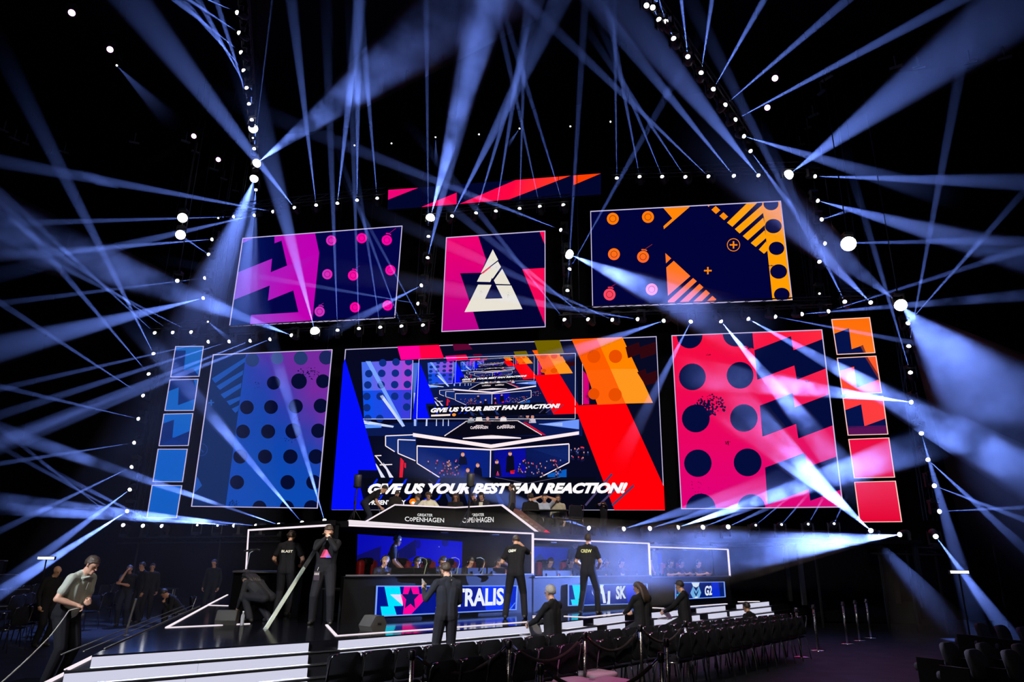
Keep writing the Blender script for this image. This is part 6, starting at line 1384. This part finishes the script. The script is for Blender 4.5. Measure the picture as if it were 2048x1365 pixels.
deck_sit('bearded analyst in plaid shirt wearing a headset, facing left', 1116, 1002, 22.0, 150, 'black stool under the plaid shirt', shirt=PLAID, sleeve='long', hair=('short', HAIR_K), look=(12, 30), extras=HS + ('beard',))
p = aty(1207, 1002, 24.6)
person('dark-dressed man standing alone under the red slab of the main screen', V((p.x, p.y, 2.62)), FACE(140), H=p.z - 2.62, vox=.018, shirt=SHIRT_K, sleeve='long', hair=('long', HAIR_B), look=(22, 20), LH=(-.06, .26, 1.16), RH=(.06, .26, 1.16))

# --- on the floor at the left
ps = thing('low_riser', 'low dark platform under the cable puller', 'platform', under(120, 1300, 10.9, 0)); b = MB(); b.box((0, 0, .06), (1.6, 1.2, .12)); b.build('platform_body', WALLM, ps)
b = MB(); b.box((0, -.6, .11), (1.6, .02, .02)); b.build('edge', MBLACK, ps)
t, i = person('man in grey polo shirt paying out a cable at the far left', under(120, 1300, 10.9, .12), FACE(-102), H=1.88, vox=.009, shirt=POLO, trousers=TRS_K, hair=('short', HAIR_B), look=(20, 8), lean=16, LH=(.02, .36, 1.15, (1, 0, -.3)), RH=(.14, .26, 1.10, (-.4, .2, -.6)), elbow=((-.5, -.6, -.7), (.9, -.7, -.3)), fat=1.22, curl=1.1)
b = MB(); b.path([i['B'](-.10, .085, .50), i['B'](0, .11, .53), i['B'](.10, .085, .50)], .018, 6); b.build('collar', POLO, t, True)
b = MB(); b.path([i['B'](.0, .135, .46), i['B'](.0, .14, .36)], .008, 5); b.build('placket', mat('polo_placket', (.12, .12, .10), .8), t)
ph = atz(152, 1200, 1.05); q = t.matrix_basis @ ((i['hands'][1][0] + i['hands'][1][1] * .09) * i['k'])
cb = thing('held_cable', 'thin pale cable running from the polo man’s hand to the floor'.replace('’', "'"), 'cable', q)
b = MB(); pts = [q, aty(138, 1222, 10.6), aty(120, 1248, 10.3), aty(98, 1276, 10.0), aty(62, 1312, 9.6), aty(30, 1342, 9.3), aty(-6, 1374, 9.0)]; b.path([p - q for p in pts], .009, 6); b.build('cable', mat('pale_cable', (.30, .29, .25), .5), cb); b = MB(); b.tube(V((0, 0, 0)), (pts[1] - q) * .12, .013, n=6); b.build('plug', PLASTIC, cb)
person('bald man in dark clothes standing behind the polo man', under(113, 1127, 16.0, 0), FACE(-110), H=floor_h(113, 1127, 16.0), vox=.017, shirt=SHIRT_K, sleeve='long', hair=('bald', HAIR_K), look=(24, 0))
person('man in black T-shirt with a hand at his chin, left floor', under(262, 1128, 20.5, 0), FACE(-165), H=floor_h(262, 1128, 20.5), vox=.015, shirt=SHIRT_K, trousers=TRS_J, hair=('crop', HAIR_B), look=(10, 0), skin=SKIN_D, LH=(.12, .22, 1.12, (0, -1, 0)), RH=(.05, .20, 1.42, (-.6, -.3, .6)), elbow=((-.6, -.5, -.8), (.5, .3, -1.2)))
person('dark figure right of the man with hand at chin, taller', under(290, 1122, 21.5, 0), FACE(150), H=floor_h(290, 1122, 21.5), vox=.02, shirt=SHIRT_K, sleeve='long', hair=('short', HAIR_K), skin=SKIN_D, look=(16, 0))
person('dark figure second right of the man with hand at chin', under(307, 1125, 22.5, 0), FACE(200), H=floor_h(307, 1125, 22.5), vox=.02, shirt=SHIRT_K, sleeve='long', hair=('short', HAIR_K), skin=SKIN_D, look=(10, 0))
person('lone dim figure standing left of the end booth in haze', under(431, 1117, 24.0, 0), FACE(180), H=floor_h(431, 1117, 24.0), vox=.022, shirt=SHIRT_K, sleeve='long', hair=('short', HAIR_K), skin=SKIN_D, look=(14, 0))
t, i = person('dim figure sitting on the floor edge, ruddy face, left of stage', under(372, 1176, 19.5, 0), FACE(120), H=1.76, vox=.02, shirt=SHIRT_K, sleeve='long', hair=('short', HAIR_K), skin=SKIN_D, look=(30, 0), hip=.48, lean=42, LF=(-.14, .42, 0), RF=(.14, .42, 0), LH=(-.1, .46, .70), RH=(.1, .46, .70))
fc = thing('folding_chair', 'dark folding chair under the dim seated figure', 'chair', V(t.location), radians(120))
link('seat', CH_SEAT, fc); link('backrest', CH_BACK, fc)
for m in CH_LEGS: link('leg', m, fc)

# --- in the audience chairs
def audience(label, x, ytop, Y, face, hair, shirt, **kw):
    p = aty(x, ytop, Y); hip = .57; z = p.z - (hip / (1.8 / 1.78) + .855) * 1.8 / 1.78
    z = max(0, z) if z < .5 else z
    z = 0
    return person(label, V((p.x, p.y, z)), FACE(face), H=kw.pop('H', 1.8), vox=.013, hip=kw.pop('hip', .58), shirt=shirt, sleeve='long', hair=hair, LF=(-.15, .40, 0), RF=(.15, .40, 0), **kw)
r = audience('greying man in black seated with a laptop, face turned left', 1105, 1196, 12.6, 52, ('short', HAIR_G), SHIRT_K, hip=.70, look=(10, 0), LH=(-.12, .42, .86), RH=(.12, .42, .86), fat=1.1)
o = r[0]; laptop(o.matrix_basis @ V((0, .46, .68)), o.rotation_euler.z + pi, 'open grey laptop on the knees of the greying man', -.35)
r = audience('long-haired woman in black seated with her head bent', 1283, 1196, 15.0, 30, ('long', HAIR_B), SHIRT_K, hip=.72, look=(26, 20), LH=(-.12, .42, .9), RH=(.12, .42, .9))
r = audience('black silhouette of a seated man typing before the lit steps', 1368, 1200, 16.2, 60, ('short', HAIR_K), SHIRT_K, hip=.72, look=(24, 0), LH=(-.14, .42, .86), RH=(.14, .42, .86), fat=1.2)
o = r[0]; laptop(o.matrix_basis @ V((0, .46, .70)), o.rotation_euler.z + pi, 'open laptop before the silhouetted man', -.6)
audience('small distant seated silhouette near the far lit steps', 1498, 1226, 16.5, 40, ('short', HAIR_K), SHIRT_K, H=1.58, hip=.36, look=(16, 0))
